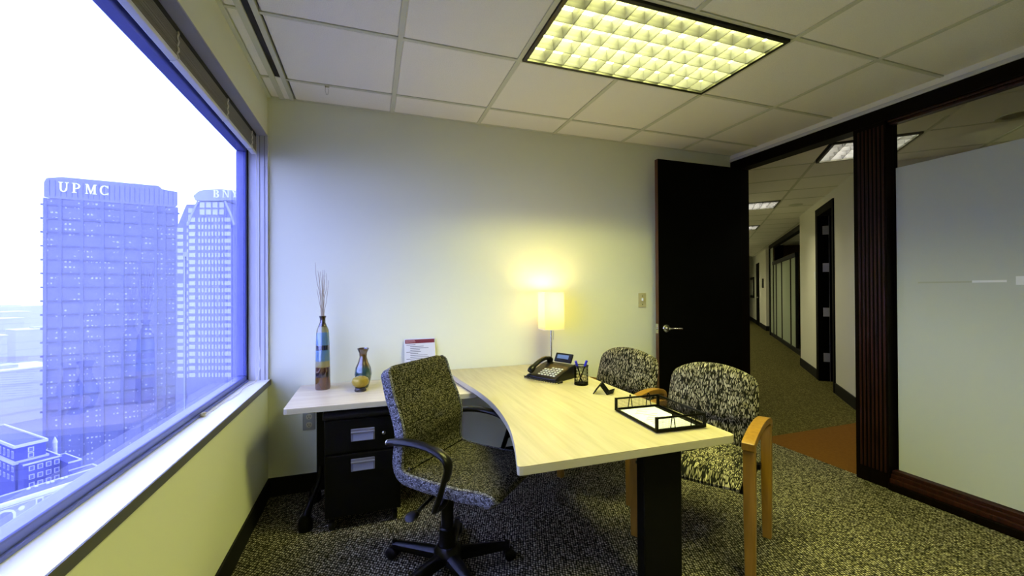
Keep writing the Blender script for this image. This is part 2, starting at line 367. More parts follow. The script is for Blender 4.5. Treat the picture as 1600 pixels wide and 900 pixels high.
# ---------------------------------------------------------------- ceiling light fixtures
def troffer(name, loc, rz, w, d, nx, ny, watts, label, group=None, col=TUBE_COL):
    t = empty(name, loc, rz); tag(t, label, 'ceiling light', group)
    fr = .02
    for lo, hi in (((-w/2, -d/2, -.012), (w/2, -d/2+fr, .03)), ((-w/2, d/2-fr, -.012), (w/2, d/2, .03)), ((-w/2, -d/2+fr, -.012), (-w/2+fr, d/2-fr, .03)), ((w/2-fr, -d/2+fr, -.012), (w/2, d/2-fr, .03))):
        bx('frame', lo, hi, M['troffer'], t)
    iw, idp = w/2-fr, d/2-fr
    hm = MB().box((-iw-.01, -idp-.01, .115), (iw+.01, idp+.01, .125))
    for lo, hi in (((-iw-.01, -idp-.01, .03), (iw+.01, -idp, .115)), ((-iw-.01, idp, .03), (iw+.01, idp+.01, .115)), ((-iw-.01, -idp, .03), (-iw, idp, .115)), ((iw, -idp, .03), (iw+.01, idp, .115))): hm.box(lo, hi)
    hm.build('housing', M['housing'], t)
    zt, zb = .050, .0
    def blade(axis, p, ln):
        mb = MB()
        prof = [(-.0016, zb), (.0016, zb), (.004, .018), (.0085, .036), (.0125, zt), (-.0125, zt), (-.0085, .036), (-.004, .018)]
        if axis == 'y': mb.loft([[(p+a, -ln, z) for a, z in prof], [(p+a, ln, z) for a, z in prof]])
        else: mb.loft([[(-ln, p+a, z) for a, z in prof], [(ln, p+a, z) for a, z in prof]])
        mb.build('louver_blade', M['louver'], t)
    for k in range(nx+1): blade('y', -iw+2*iw*k/nx, idp)
    for k in range(ny+1): blade('x', -idp+2*idp*k/ny, iw)
    for k in range(3):
        y = -idp+2*idp*(k+.5)/3
        MB().tube([(-iw+.02, y, .090), (iw-.02, y, .090)], .013, 8).build('tube', emit('tube_glow', col, 14), t, True)
    ld = bpy.data.lights.new('tube_light', 'AREA'); ld.shape = 'RECTANGLE'; ld.size = 2*iw-.04; ld.size_y = 2*idp-.04; ld.energy = watts; ld.color = col
    lo = bpy.data.objects.new('tube_light', ld); COL.objects.link(lo); lo.parent = t; lo.location = (0, 0, .112)
    return t
troffer('ceiling_light', ((FX0+FX1)/2, (FY0+FY1)/2, H), 0, 2*TL-.03, TL-.03, 11, 5, OFFICE_W, 'large lit louvred ceiling light over the maple desk')

troffer('ceiling_light', ((FX0+FX1)/2, (FY0+FY1)/2-3*TL, H), 0, 2*TL-.03, TL-.03, 11, 5, OFFICE_W, 'added louvred ceiling light behind the camera, brightening desk edge and near carpet')  # unseen fixture added to brighten the desk edge and foreground carpet

# ---------------------------------------------------------------- window, sill, blind, view side
win = empty('window_1', (-.74, 1.0, .735)); struct(win, 'wide office window with deep white sill', 'window')
def wbx(name, lo, hi, mat, bevel=0):
    o = (-.74, 1.0, .735); return bx(name, [a-b for a, b in zip(lo, o)], [a-b for a, b in zip(hi, o)], mat, win, bevel)
WY0, WY1 = .35, 2.93
wbx('sill', (-.78, WY0, .70), (-.602, D-.001, .735), M['sill'], .002); wbx('sill_shade_strip', (-.602, WY0, .702), (-.598, D-.001, .734), pbr('shaded_sill_edge', (.10, .10, .09), .5))  # front strip coloured dark for the shade on the sill's front face
wbx('jamb_panel', (-.775, WY1, .735), (XL+.004, D-.001, 2.257), M['jamb'])
for x in (-.655, -.628): wbx('jamb_groove', (x-.0015, WY1-.0015, .735), (x+.0015, WY1+.001, 2.257), M['steel_grey'])
wbx('soffit', (-.78, WY0, 2.255), (XL+.004, WY1, 2.262), pbr('grey_soffit', (.32, .32, .40), .4))
wbx('near_jamb', (-.78, WY0-.005, .735), (XL+.004, WY0+.005, 2.257), M['jamb'])
for lo, hi in (((-.775, WY0, .735), (-.722, WY1, .772)), ((-.775, WY0, 2.14), (-.722, WY1, 2.255)), ((-.775, WY1-.030, .772), (-.722, WY1-.012, 2.14)), ((-.775, WY0+.01, .772), (-.722, WY0+.04, 2.14))):
    wbx('window_frame', lo, hi, M['wframe'], .006)
wbx('gasket', (-.722, WY1-.013, .737), (-.716, WY1-.002, 2.255), M['gasket'])
wbx('glazing_bead', (-.722, WY0, .735), (-.712, WY1-.013, .747), M['wframe'], .003)
wbx('pane', (-.7285, WY0+.03, .765), (-.728, WY1-.02, 2.15), M['glasspane']); wbx('pane', (-.7605, WY0+.03, .765), (-.760, WY1-.02, 2.15), M['glasspane'])

bl = empty('venetian_blind', (-.675, 1.0, 2.25)); tag(bl, 'raised venetian blind stacked at the top of the window', 'blind')
BY0, BY1 = WY0+.04-1.0, 2.885-1.0
slat_me = MB().box((-.0125, BY0, -.0011), (.0125, BY1, .0011)).mesh('slat', M['slat'])
bx('head_rail', (-.02, BY0, -.022), (.012, BY1, .0), M['gasket'], bl, .002)
for k in range(27): inst(slat_me, 'slat', (random.uniform(-.0012, .0012), 0, -.026-.0031*k), bl)
bx('bottom_rail', (-.0135, BY0, -.128), (.0135, BY1, -.110), M['rail'], bl, .003)
for y in (1.78, 1.35, .80, .1, -.45):
    MB().tube([(.0145+.003*math.sin(k*1.9), y+.002*math.cos(k*2.3), -.022-.0088*k) for k in range(12)], .0035, 6).build('ladder_cord', M['cord'], bl, True)
    MB().tube([(.0150, y-.004, -.128), (.006, y, -.1315), (-.010, y+.004, -.1315)], .003, 6).build('ladder_cord', M['cord'], bl, True)
for k, (dx, dy) in enumerate(((.015, 1.872), (.028, 1.875))):
    zb = -1.51 if k == 0 else -1.30
    MB().tube([(dx, dy, -.02), (dx+.001, dy, -.6), (dx-.002, dy+.002, zb)], .0022, 6).build('pull_cord', M['cord'], bl, True)
MB().tube(catmull([(.013, 1.872, -1.5), (.008, 1.84, -1.511), (-.012, 1.72, -1.511), (.0, 1.55, -1.511), (-.016, 1.40, -1.511), (-.02, 1.25, -1.511), (-.024, 1.19, -1.509)]), .0022, 6).build('pull_cord', M['cord'], bl, True)
MB().tube([(.03, 1.872, -1.30), (.035, 1.872, -1.42), (.02, 1.868, -1.49), (.012, 1.86, -1.511)], .0018, 6).build('pull_cord', M['cord'], bl, True)
MB().lathe([(.002, -.02), (.005, -.018), (.010, .012), (.010, .016), (.003, .02)], 12).xf(Matrix.Translation((-.026, 1.165, -1.503)) @ Matrix.Rotation(R(90), 4, 'X')).build('tassel', pbr('brass_tassel', (.45, .38, .2), .35, .4), bl, True)

# ---------------------------------------------------------------- right wall: frame, door opening, glass
X2 = XR+.12
wright = empty('wall_right', (XR, 1.0, 0)); struct(wright, 'dark mahogany framed glass partition wall with doorway', 'wall')
def rbx(name, lo, hi, mat, parent=None, bevel=0):
    o = (XR, 1.0, 0); return bx(name, [a-b for a, b in zip(lo, o)], [a-b for a, b in zip(hi, o)], mat, parent or wright, bevel)
rbx('header', (XR+.005, YB, 2.366), (X2, D, 2.455), M['mahogany'], None, .004)
rbx('ceiling_trim', (XR-.004, YB, 2.452), (X2, D, 2.476), pbr('grey_white_trim', (.52, .52, .50), .5), None, .003)
rbx('bulkhead', (XR+.006, YB, 2.476), (X2, D, TOP), M['hall_wall'])
rbx('post', (XR, 1.73, 0), (X2, 1.92, 2.366), M['mahogany'], None, .004)
for k in range(7): rbx('reeded_strip', (XR-.006, 1.742+.023*k, .10), (XR+.002, 1.752+.023*k, 2.34), M['mahogany_r'], None, .003)
rbx('far_jamb', (XR, 2.85, 0), (X2, D, 2.366), M['mahogany'], None, .004)
# stepped sill and head mouldings of the big pane
for k, (dx, z) in enumerate(((0, .045), (.014, .072), (.028, .097), (.042, .118))):
    rbx('sill_moulding', (XR-.012+dx, YB, .0 if k == 0 else z-.027), (X2+.012-dx, 1.73, z), M['mahogany_r'] if k else M['mahogany'], None, .003)
for k in range(2): rbx('head_moulding', (XR+.018+.018*k, YB, 2.352-.014*k), (X2-.018-.018*k, 1.73, 2.367-.014*k), M['mahogany_r'], None, .003)
win2 = empty('window_2', (XR+.06, .3, .118)); struct(win2, 'large partition pane, frosted below and clear on top', 'window')
def pbx(name, lo, hi, mat):
    o = (XR+.06, .3, .118); return bx(name, [a-b for a, b in zip(lo, o)], [a-b for a, b in zip(hi, o)], mat, win2)
PX = XR+.06
pbx('pane', (PX, YB, .11), (PX+.006, 1.725, 2.36), M['clearglass'])
pbx('frosted_film', (PX-.0022, YB, .125), (PX-.0008, 1.708, 2.056), M['frost'])
pbx('film_line', (PX-.0040, 1.36, 1.3155), (PX-.0026, 1.60, 1.3235), M['film_gap'])
pbx('film_line', (PX-.0040, 1.225, 1.3145), (PX-.0026, 1.358, 1.3265), M['film_line'])
pbx('film_square', (PX-.0040, 1.13, 1.30), (PX-.0026, 1.192, 1.345), M['film_line'])

door = empty('door_1', (3.115, 2.81, 0)); struct(door, 'black flush office door standing open against the back wall', 'door')
def dbx(name, lo, hi, mat, parent=None, bevel=0):
    o = (3.115, 2.81, 0); return bx(name, [a-b for a, b in zip(lo, o)], [a-b for a, b in zip(hi, o)], mat, parent or door, bevel)
dbx('leaf', (2.226, 2.81, .012), (3.112, 2.848, 2.358), M['door'], None, .002)
dbx('edge_strip', (2.2225, 2.812, .014), (2.2262, 2.846, 2.356), M['door_edge'])
dbx('latch_plate', (2.2205, 2.815, .925), (2.2230, 2.843, 1.005), M['chrome'], None, .002)
dbx('latch_bolt', (2.2120, 2.823, .955), (2.2210, 2.836, .975), M['chrome'], None, .002)
lv = MB().lathe([(.001, 0), (.034, 0), (.034, .004), (.030, .009), (.012, .011), (.011, .045), (.001, .045)], 24).xf(T(2.295-3.115, 0, .965) @ Matrix.Rotation(R(90), 4, 'X')).build('rosette', M['chrome'], door, True)
MB().tube(catmull([(2.295-3.115, -.040, .965), (2.315-3.115, -.047, .966), (2.36-3.115, -.046, .964), (2.42-3.115, -.044, .960)], 5), [.011]*10+[.010, .0095, .009, .0085, .008, .007], 10, flat=.008).build('lever', M['chrome'], lv, True)
for z in (.25, 1.2, 2.15): MB().lathe([(.008, -.05), (.008, .05)], 10).xf(T(.004, .030, z)).build('hinge', M['door'], door, True)

# ---------------------------------------------------------------- corridor beyond the doorway
hf = MB().prism([(X2-.07, YB), (22, YB), (22, 22), (2.6, 22), (2.6, D+.14), (X2-.07, D+.14)], -.1, -.002).build('floor_corridor', M['hall_carpet']); struct(hf, 'olive corridor carpet beyond the doorway', 'carpet')
bf = bx('floor_border', (XR+.04, YB, -.05), (7.5, 2.685, .0015), M['brown_carpet']); struct(bf, 'plain brown carpet at the threshold', 'carpet')
hc = MB().prism([(X2-.02, YB), (22, YB), (22, 22), (2.6, 22), (2.6, D+.14), (X2-.02, D+.14)], TOP-.02, TOP+.02).build('ceiling_corridor', M['plenum']); struct(hc, 'corridor ceiling of olive grey tiles', 'ceiling')
A0, B0 = 4.275, .955
hall_lights = {(0, 0), (4, -1), (8, -1), (12, -1), (16, -1), (20, -1)}  # last three are added so the far corridor is not dark
hall_tile = MB().loft([[(-.295, -.295, .014), (.295, -.295, .014), (.295, .295, .014), (-.295, .295, .014)], [(-.291, -.291, 0), (.291, -.291, 0), (.291, .291, 0), (-.291, .291, 0)]]).mesh('ceiling_tile', M['tile'])
def in_office(a, b):
    p = CM @ Vector((a, b, 0)); return p.x < X2+.02 and p.y < D+.14
ntile = 0
for i in range(-3, 22):
    for j in range(-2, 9):
        a, b = A0+TL*(i+.5), B0+TL*(j+.5)
        corners = [CM @ Vector((a+s*.3, b+t_*.3, 0)) for s in (-1, 1) for t_ in (-1, 1)]
        if min(p.y for p in corners) < YB or (i, j) in hall_lights: continue
        if any(p.x < X2 and p.y < D+.13 for p in corners):      # cut tile along the partition head
            pg = [(p.x, p.y) for p in (corners[0], corners[1], corners[3], corners[2])]; cut = []
            for (xa, ya), (xb, yb) in zip(pg, pg[1:]+pg[:1]):
                if xa >= X2: cut.append((xa, ya))
                if (xa >= X2) != (xb >= X2): t_ = (X2-xa)/(xb-xa); cut.append((X2, ya+(yb-ya)*t_))
            if len(cut) > 2: MB().prism(cut, H, H+.014).build('ceiling_tile', M['tile'], hc)
            continue
        if j > 3 and i > 8: continue
        o = inst(hall_tile, 'ceiling_tile', CM @ Vector((a, b, H)), hc, rz=math.pi/2-CA); ntile += 1
for j in range(-2, 9): 
    b = B0+TL*j; a0 = A0-.3 if j < 3 else A0-1.8
    MB().box((a0 if j > 0 else 4.9, b-g, H-.003), (18, b+g, H+.004)).xf(CM).build('grid_bar', M['tbar'], hc)
for i in range(-2, 22):
    a = A0+TL*i
    bmin = -.2 if a > 4.6 else 1.25+(4.6-a)*1.05
    MB().box((a-g, bmin, H-.002), (a+g, 6, H+.004)).xf(CM).build('grid_bar', M['tbar'], hc)
for (i, j), lb in (((0, 0), 'square louvred corridor light right outside the doorway'), ((4, -1), 'second corridor light down the hall, half hidden by the open door'), ((8, -1), 'third corridor light down the hall, a sliver beside the open door'), ((12, -1), 'fourth corridor light, added to brighten the far hall'), ((16, -1), 'fifth corridor light, added to brighten the far hall'), ((20, -1), 'last corridor light, added to brighten the far end of the hall')):
    p = CM @ Vector((A0+TL*(i+.5), B0+TL*(j+.5), H)); troffer('ceiling_light', p, math.pi/2-CA, TL-.03, TL-.03, 4, 6, HALL_W, lb, 'corridor ceiling lights', (1, .95, .60))
# walls: near strip, door recess, long strip, dark room, glass screens, far walls
w1 = MB().box((5.15, 1.43, 0), (6.33, 1.60, TOP)).box((7.12, 1.43, 0), (8.34, 1.60, TOP)).box((6.33, 1.43, 2.36), (7.12, 1.60, TOP)).box((5.15, 1.60, 0), (5.27, 6.5, TOP)).xf(CM).build('wall_corridor', M['hall_wall']); struct(w1, 'cream corridor wall with a black door beyond the doorway', 'wall')
for a0, a1 in ((5.15, 6.27), (7.18, 8.345)): struct(cbox('baseboard_corridor', (a0, 1.418, 0), (a1, 1.43, .13), M['base']), 'black baseboard along the corridor wall, '+('nearer' if a0 < 6 else 'farther')+' stretch', 'baseboard')
d2 = empty('door_2', CM @ Vector((6.7, 1.5, 0)), 0); struct(d2, 'black corridor door frame with four silver hinges', 'door')
CO = Matrix.Translation(-(CM @ Vector((6.7, 1.5, 0)))) @ CM
def d2b(name, lo, hi, mat, parent=None): return MB().box(lo, hi).xf(CO).build(name, mat, parent or d2)
d2b('jamb', (6.27, 1.415, 0), (6.335, 1.62, 2.36), M['door']); d2b('jamb', (7.06, 1.415, 0), (7.18, 1.66, 2.36), M['door'])
d2b('head', (6.27, 1.415, 2.30), (7.18, 1.62, 2.40), M['door']); d2b('leaf', (6.335, 1.60, .01), (7.06, 1.64, 2.30), M['door'])
d2b('stop', (7.052, 1.545, 0), (7.06, 1.55, 2.3), M['steel_grey'])
for z in (.33, .96, 1.58, 2.10): d2b('hinge', (7.052, 1.475, z-.06), (7.06, 1.545, z+.06), pbr('grey_hinge', (.45, .45, .52), .4))
sw = cbox('fire_alarm_pull', (7.19, 1.41, 1.42), (7.25, 1.43, 1.53), M['sill'], None, .004); tag(sw, 'small white wall box on the corridor wall beside the black door', 'wall box')
# dark room behind
w2 = MB().box((8.3, 4.6, 0), (13.9, 4.72, TOP)).box((8.34, 1.60, 0), (8.46, 4.6, TOP)).box((13.8, 1.7, 0), (13.92, 4.6, TOP)).xf(CM).build('wall_lounge', M['brownwall']); struct(w2, 'dark brown walls of the unlit room off the corridor', 'wall')
gs = empty('glass_screen', CM @ Vector((9.95, 1.65, 0))); tag(gs, 'frosted green glass screen in black frame down the corridor', 'partition')
GO = Matrix.Translation(-(CM @ Vector((9.95, 1.65, 0)))) @ CM
def gb(name, lo, hi, mat): return MB().box(lo, hi).xf(GO).build(name, mat, gs)
gb('bottom_rail', (9.3, 1.62, 0), (13.6, 1.68, .09), M['base']); gb('top_rail', (9.95, 1.62, 1.93), (13.1, 1.68, 2.02), M['base'])
ed = [9.98, 10.55, 11.7, 12.55, 13.05]
for a0, a1 in zip(ed[:-1], ed[1:]): gb('glass_panel', (a0+.03, 1.645, .09), (a1-.03, 1.655, 1.93), M['hallglass'])
for a in ed: gb('mullion', (a-.03, 1.63, .09), (a+.03, 1.67, 1.93), M['base'])
gb('glass_fin', (13.08, 1.63, .09), (13.5, 1.645, 2.48), M['hallglass']); gb('end_post', (13.5, 1.6, 0), (13.6, 1.7, 2.5), M['base'])
gb('header', (9.3, 1.6, 2.40), (13.6, 1.7, 2.50), M['base'])
w3 = MB().box((14.8, 1.66, 0), (16.5, 1.80, TOP)).box((17.4, 1.66, 0), (26, 1.80, TOP)).box((16.5, 1.66, 2.2), (17.4, 1.8, TOP)).box((14.8, 1.80, 0), (14.92, 3.0, TOP)).box((26, -1.5, 0), (26.1, 3, TOP)).xf(CM).build('wall_corridor_end', M['hall_wall']); struct(w3, 'cream walls at the far end of the corridor', 'wall')
struct(MB().box((14.785, 1.648, 0), (16.5, 1.66, .15)).box((14.785, 1.66, 0), (14.8, 2.4, .15)).box((17.4, 1.648, 0), (26, 1.66, .15)).xf(CM).build('baseboard_corridor_end', M['base']), 'black baseboard at the far end of the corridor', 'baseboard')
struct(MB().box((13.6, 1.75, 0), (14.8, 1.95, TOP)).xf(CM).build('trim_1', M['mahogany']), 'dark wood column between glass screen and far wall', 'column')
d3 = empty('door_3', CM @ Vector((16.95, 1.7, 0))); struct(d3, 'small black door far down the corridor', 'door')
DO = Matrix.Translation(-(CM @ Vector((16.95, 1.7, 0)))) @ CM
MB().box((16.5, 1.65, 0), (17.4, 1.70, 2.2)).xf(DO).build('leaf', M['door'], d3); MB().box((16.6, 1.60, .98), (16.75, 1.63, 1.02)).xf(DO).build('lever', M['chrome'], d3)
pf = empty('picture_frame', CM @ Vector((18.7, 1.65, 1.2))); tag(pf, 'black framed picture on the far corridor wall', 'picture')
PO = Matrix.Translation(-(CM @ Vector((18.7, 1.65, 1.2)))) @ CM
MB().box((18.1, 1.62, .95), (19.3, 1.658, 1.75)).xf(PO).build('frame', M['base'], pf); MB().box((18.2, 1.612, 1.05), (19.2, 1.622, 1.65)).xf(PO).build('print', M['pic'], pf)
th = cbox('wall_phone', (15.3, 1.625, 1.32), (15.45, 1.66, 1.62), M['base'], None, .01); tag(th, 'small black wall unit on the far corridor wall', 'wall unit')
wlft = cbox('wall_corridor_left', (4.55, .06, 0), (26, .18, TOP), M['hall_wall']); struct(wlft, 'corridor wall hidden behind the open door', 'wall')
struct(MB().box((22, YB, -.1), (22.1, 22, TOP)).box((2.5, 22, -.1), (22, 22.1, TOP)).box((2.5, D+.12, -.1), (2.6, 22, TOP)).build('wall_corridor_outer', M['hall_wall']), 'outer walls enclosing the corridor floor', 'wall')
struct(bx('wall_corridor_near', (X2, YB-.1, 0), (22, YB, TOP), M['hall_wall']), 'corridor wall at the near end', 'wall')
# lobby chair in the dark room
lc = empty('lobby_chair', CM @ Vector((8.95, 1.95, 0)), math.pi/2-CA); tag(lc, 'dark chair with chrome legs in the unlit room off the corridor', 'chair')
MB().loft([[(x*s, y*s, z) for x, y in rrect(.5, .5, 5, .1)] for s, z in ((.9, .40), (1, .43), (1, .48), (.92, .50))]).build('seat', M['black_matte'], lc, True)
MB().loft([[(x*s, -.24+y-(z-.5)*.25, z) for x, y in rrect(.5, .05, 5, .024)] for s, z in ((.8, .5), (1, .6), (1, .85), (.85, .92))]).build('backrest', M['black_matte'], lc, True)
for sx in (-1, 1):
    MB().tube([(sx*.25, .2, .0), (sx*.25, .2, .62), (sx*.25, -.2, .64)], .012, 8).build('arm_tube', M['chrome'], lc, True)
    MB().tube([(sx*.24, -.2, .0), (sx*.24, -.2, .64)], .012, 8).build('leg', M['chrome'], lc, True)
spk = MB().lathe([(.001, -.004), (.085, -.004), (.09, .002)], 24).xf(T(*(CM @ Vector((7.2, 1.19, H))))).build('ceiling_speaker', M['tbar']); tag(spk, 'round flush ceiling speaker in the corridor ceiling', 'speaker')
spk2 = MB().lathe([(.07, .0), (.10, -.005), (.105, .002), (.07, .002)], 24).xf(T(4.35, 1.62, H)).build('ceiling_speaker', M['tbar']); tag(spk2, 'round ceiling speaker seen through the clear top pane', 'speaker')

# ---------------------------------------------------------------- desks
DZ, DT = .72, .030
cv = catmull([(.442, 1.255, 0), (.466, 1.334, 0), (.505, 1.474, 0), (.548, 1.682, 0), (.573, 1.96, 0), (.566, 2.245, 0), (.53, 2.56, 0), (.50, 2.938, 0)], 5)
poly = [(p.x, p.y) for p in cv]+[(1.335, 2.938)]
# front right corner slightly rounded
poly += [(1.335, 1.262), (1.330, 1.244), (1.312, 1.238), (.46, 1.244), (.447, 1.247)]
dk = empty('maple_desk', (.95, 2.0, 0)); tag(dk, 'large maple desk with curved inner edge and phone on top', 'desk')
po = [(a-.95, b-2.0) for a, b in poly]
tp = MB().prism(po, DZ-.0025, DZ).build('desktop', M['maple'], dk); MB().prism(po, DZ-DT, DZ-.0025).build('edge_band', M['maple_edge'], dk, False, .002)
bx('leg_panel', (1.02-.95, 1.385-2, .02), (1.205-.95, 1.435-2, DZ-DT), M['black_matte'], dk, .006)
bx('foot', (.86-.95, 1.375-2, 0), (1.30-.95, 1.445-2, .03), M['black_matte'], dk, .006)
bx('bracket', (1.19-.95, 1.36-2, .62), (1.27-.95, 1.46-2, DZ-DT), M['black_matte'], dk, .02)
bx('leg_panel', (1.0-.95, 2.86-2, 0), (1.25-.95, 2.90-2, DZ-DT), M['black_matte'], dk, .006)
bx('beam', (1.09-.95, 1.43-2, .62), (1.14-.95, 2.87-2, .68), M['black_matte'], dk, .004)
RZ = .683
rt = empty('return_desk', (.08, 2.66, 0)); tag(rt, 'narrow maple side desk under the vases by the window', 'desk')
rp = [(-.428, 2.385), (-.424, 2.376), (-.412, 2.372), (.62, 2.372), (.62, 2.940), (-.40, 2.940), (-.428, 2.935)]
rp = [(a-.08, b-2.66) for a, b in rp]
MB().prism(rp, RZ-.0025, RZ).build('desktop', wood('maple_laminate_cross', (.54, .45, .30), (.66, .58, .42), sc=(2.2, 30, 20), rough=.34), rt); MB().prism(rp, RZ-.030, RZ-.0025).build('edge_band', M['maple_edge'], rt, False, .002)
bx('column', (-.30-.08, 2.60-2.66, .20), (-.25-.08, 2.66-2.66, RZ-.03), M['black_matte'], rt, .008)
for fy, fx in ((2.475, -.34), (2.80, -.33)):
    MB().tube(catmull([(-.275-.08, 2.63-2.66, .34), (-.282-.08, 2.62-2.66+.2*(fy-2.62), .22), ((-.30+fx)/2-.08, (2.62+fy)/2-2.66, .12), (fx-.08, fy-2.66, .06)], 5), [.013]*10+[.017, .019, .021, .022, .023, .024], 10).build('leg', M['black_matte'], rt, True)
    MB().lathe([(.001, .0), (.034, .0), (.038, .015), (.036, .045), (.026, .07), (.001, .078)], 18, (fx-.08, fy-2.66, 0)).build('foot', M['black_matte'], rt, True)
bx('column', (.50-.08, 2.86-2.66, 0), (.56-.08, 2.92-2.66, RZ-.03), M['black_matte'], rt, .008)
bx('rail', (-.30-.08, 2.60-2.66, RZ-.075), (.56-.08, 2.65-2.66, RZ-.03), M['black_matte'], rt, .004)

# mobile pedestal
cb = empty('filing_cabinet', (-.043, 2.63, 0)); tag(cb, 'black rolling two-drawer file cabinet under the side desk', 'cabinet')
CW, CF, CBk = .197, -.235, .25
bx('body', (-CW, CF+.02, .07), (CW, CBk, .60), M['black_matte'], cb, .004)
MB().loft([[(-CW-.006, y, z) for y, z in ((CF-.012, .60), (CF-.012, .622), (CF+.004, .638), (CF+.03, .644), (CBk, .644), (CBk, .60))], [(CW+.006, y, z) for y, z in ((CF-.012, .60), (CF-.012, .622), (CF+.004, .638), (CF+.03, .644), (CBk, .644), (CBk, .60))]]).build('top', M['black'], cb, False, .006)
for zlo, zhi, hz in ((.415, .592, .506), (.075, .405, .345)):
    dr = bx('drawer', (-CW+.003, CF, zlo), (CW-.003, CF+.022, zhi), M['black_matte'], cb, .004)
    MB().box((-.064, CF-.006, hz-.034), (.058, CF+.0, hz+.034)).build('pull_plate', M['steel_grey'], dr, False, .004)
    MB().box((-.052, CF-.0075, hz-.030), (.050, CF-.004, hz+.012)).build('pull_recess', pbr('light_pull', (.30, .32, .46), .3, .3), dr)
    MB().box((-.064, CF-.016, hz+.010), (.058, CF-.004, hz+.020)).build('pull_lip', M['steel_grey'], dr, False, .003)
MB().lathe([(.001, 0), (.009, 0), (.010, .004), (.004, .007), (.001, .007)], 16).xf(T(.106, CF, .502) @ Matrix.Rotation(R(90), 4, 'X')).build('lock', M['chrome'], cb, True)
for sx, sy in ((-1, -1), (1, -1), (-1, 1), (1, 1)):
    k = MB().box((sx*.165-.012, (CF+.05 if sy < 0 else .2)-.012, .045), (sx*.165+.012, (CF+.05 if sy < 0 else .2)+.012, .072)).build('caster', M['black'], cb)
    MB().lathe([(.001, -.013), (.022, -.013), (.025, -.009), (.025, .009), (.022, .013), (.001, .013)], 16).xf(T(sx*.165, (CF+.035 if sy < 0 else .2), .025) @ Matrix.Rotation(R(90), 4, 'Y')).build('wheel', M['black'], k, True)

# ---------------------------------------------------------------- task chair
tk = empty('office_chair', (.327, 1.896, 0), R(-45)); tag(tk, 'swivel office chair in olive fleck fabric with black arms', 'chair')
prof = catmull([(-.186, .948, 0), (-.166, .905, 0), (-.142, .83, 0), (-.105, .75, 0), (-.085, .676, 0), (-.095, .59, 0), (-.094, .535, 0), (-.065, .502, 0), (.01, .492, 0), (.10, .488, 0), (.20, .487, 0), (.30, .492, 0), (.345, .486, 0), (.362, .470, 0)], 4)
HWD = .225
def shell(lo, hi, grow, th):
    rings = []; L = len(prof)
    for i in range(lo, hi):
        p = prof[i]; a = prof[max(i-1, 0)]; b = prof[min(i+1, L-1)]
        t = (b-a).normalized(); nrm = Vector((t.y, -t.x, 0))          # (x, z) plane
        e = min(i, L-1-i); w = HWD-.050*max(0, 1-e/3.2)**2 if i < 5 else HWD-.030*max(0, 1-e/3.0)**2
        if i < 14: w -= .012*abs(1-(i/14))
        tt = th*(.60 if e == 0 else .85 if e == 1 else 1)
        ring = []
        for u, v in rrect(2*(w+grow), tt, 5, tt*.45): ring.append((p.x+nrm.x*v, u, p.y+nrm.y*v))
        rings.append(ring)
    return rings
nb = next(i for i, p in enumerate(prof) if p.y < .515)
MB().loft(shell(0, nb+1, 0, .046)).build('backrest', M['task'], tk, True)
MB().loft(shell(nb-1, len(prof), 0, .050)).build('seat', M['task'], tk, True)
for sy in (-1, 1):     # wrapped fabric border down both sides
    for nm, lo, hi in (('back_side_band', 1, nb+1), ('seat_side_band', nb, len(prof)-1)):
        rings = []
        for i in range(lo, hi):
            p = prof[i]; t = (prof[min(i+1, len(prof)-1)]-prof[max(i-1, 0)]).normalized(); nrm = Vector((t.y, -t.x, 0))
            e = min(i, len(prof)-1-i); w = HWD-.050*max(0, 1-e/3.2)**2 if i < 5 else HWD-.030*max(0, 1-e/3.0)**2
            if i < 14: w -= .012*abs(1-(i/14))
            rings.append([(p.x+nrm.x*v, sy*(w+u), p.y+nrm.y*v) for u, v in ((-.012, -.026), (.0, -.024), (.0045, -.014), (.0055, 0), (.0045, .014), (.0, .024), (-.012, .026))])
        MB().loft(rings).build(nm, M['task_side'], tk, True)
MB().tube([(prof[nb].x+.024, y, prof[nb].y+.026+.002*math.sin(y*90)) for y in [-.2+.04*k for k in range(11)]], .006, 6).build('seam_tuck', M['task'], tk, True)
MB().box((-.06, -.16, .440), (.28, .16, .466)).build('seat_pan', M['black'], tk, False, .01)
MB().box((-.02, -.07, .40), (.16, .07, .442)).build('tilt_mechanism', M['black'], tk, False, .012)
ap = catmull([(-.105, 0, .657), (-.04, 0, .669), (.04, 0, .673), (.12, 0, .664), (.175, 0, .640), (.190, 0, .605), (.178, 0, .560)], 4)
lp = catmull([(.182, 0, .585), (.150, 0, .49), (.125, 0, .43), (.10, 0, .405), (.06, 0, .42)], 4)
for sy in (-1, 1):
    off = Vector((0, sy*.262, 0))
    a = MB().tube([p+off for p in ap], [.020]*3+[.024]*(len(ap)-8)+[.022]*5, 12, flat=.014, up=(0, 0, 1)).build('armrest', M['black'], tk, True)
    MB().lathe([(.001, 0), (.011, 0), (.012, .01), (.001, .012)], 12).xf(T(-.105, sy*.262, .657) @ Matrix.Rotation(R(-90), 4, 'Y')).build('bolt', M['chrome'], a, True)
    MB().tube([p+off*(1 if i < len(lp)-8 else 1-.10*(i-(len(lp)-9))) for i, p in enumerate(lp)], .015, 10, flat=.011).build('arm_support', M['black'], tk, True)
    MB().tube([(-.10, sy*.262, .657), (-.105, sy*.215, .655)], .009, 8).build('arm_bracket', M['black'], tk, True)
MB().lathe([(.001, .12), (.040, .12), (.036, .20), (.028, .205), (.028, .30), (.026, .41), (.001, .41)], 20).build('gas_column', M['black'], tk, True)
MB().lathe([(.001, .055), (.05, .055), (.062, .075), (.062, .10), (.045, .125), (.001, .13)], 20).build('hub', M['black'], tk, True)
MB().tube(catmull([(.03, -.06, .425), (.02, -.16, .40), (.0, -.21, .372)], 4), .007, 8).build('lever', M['black'], tk, True)
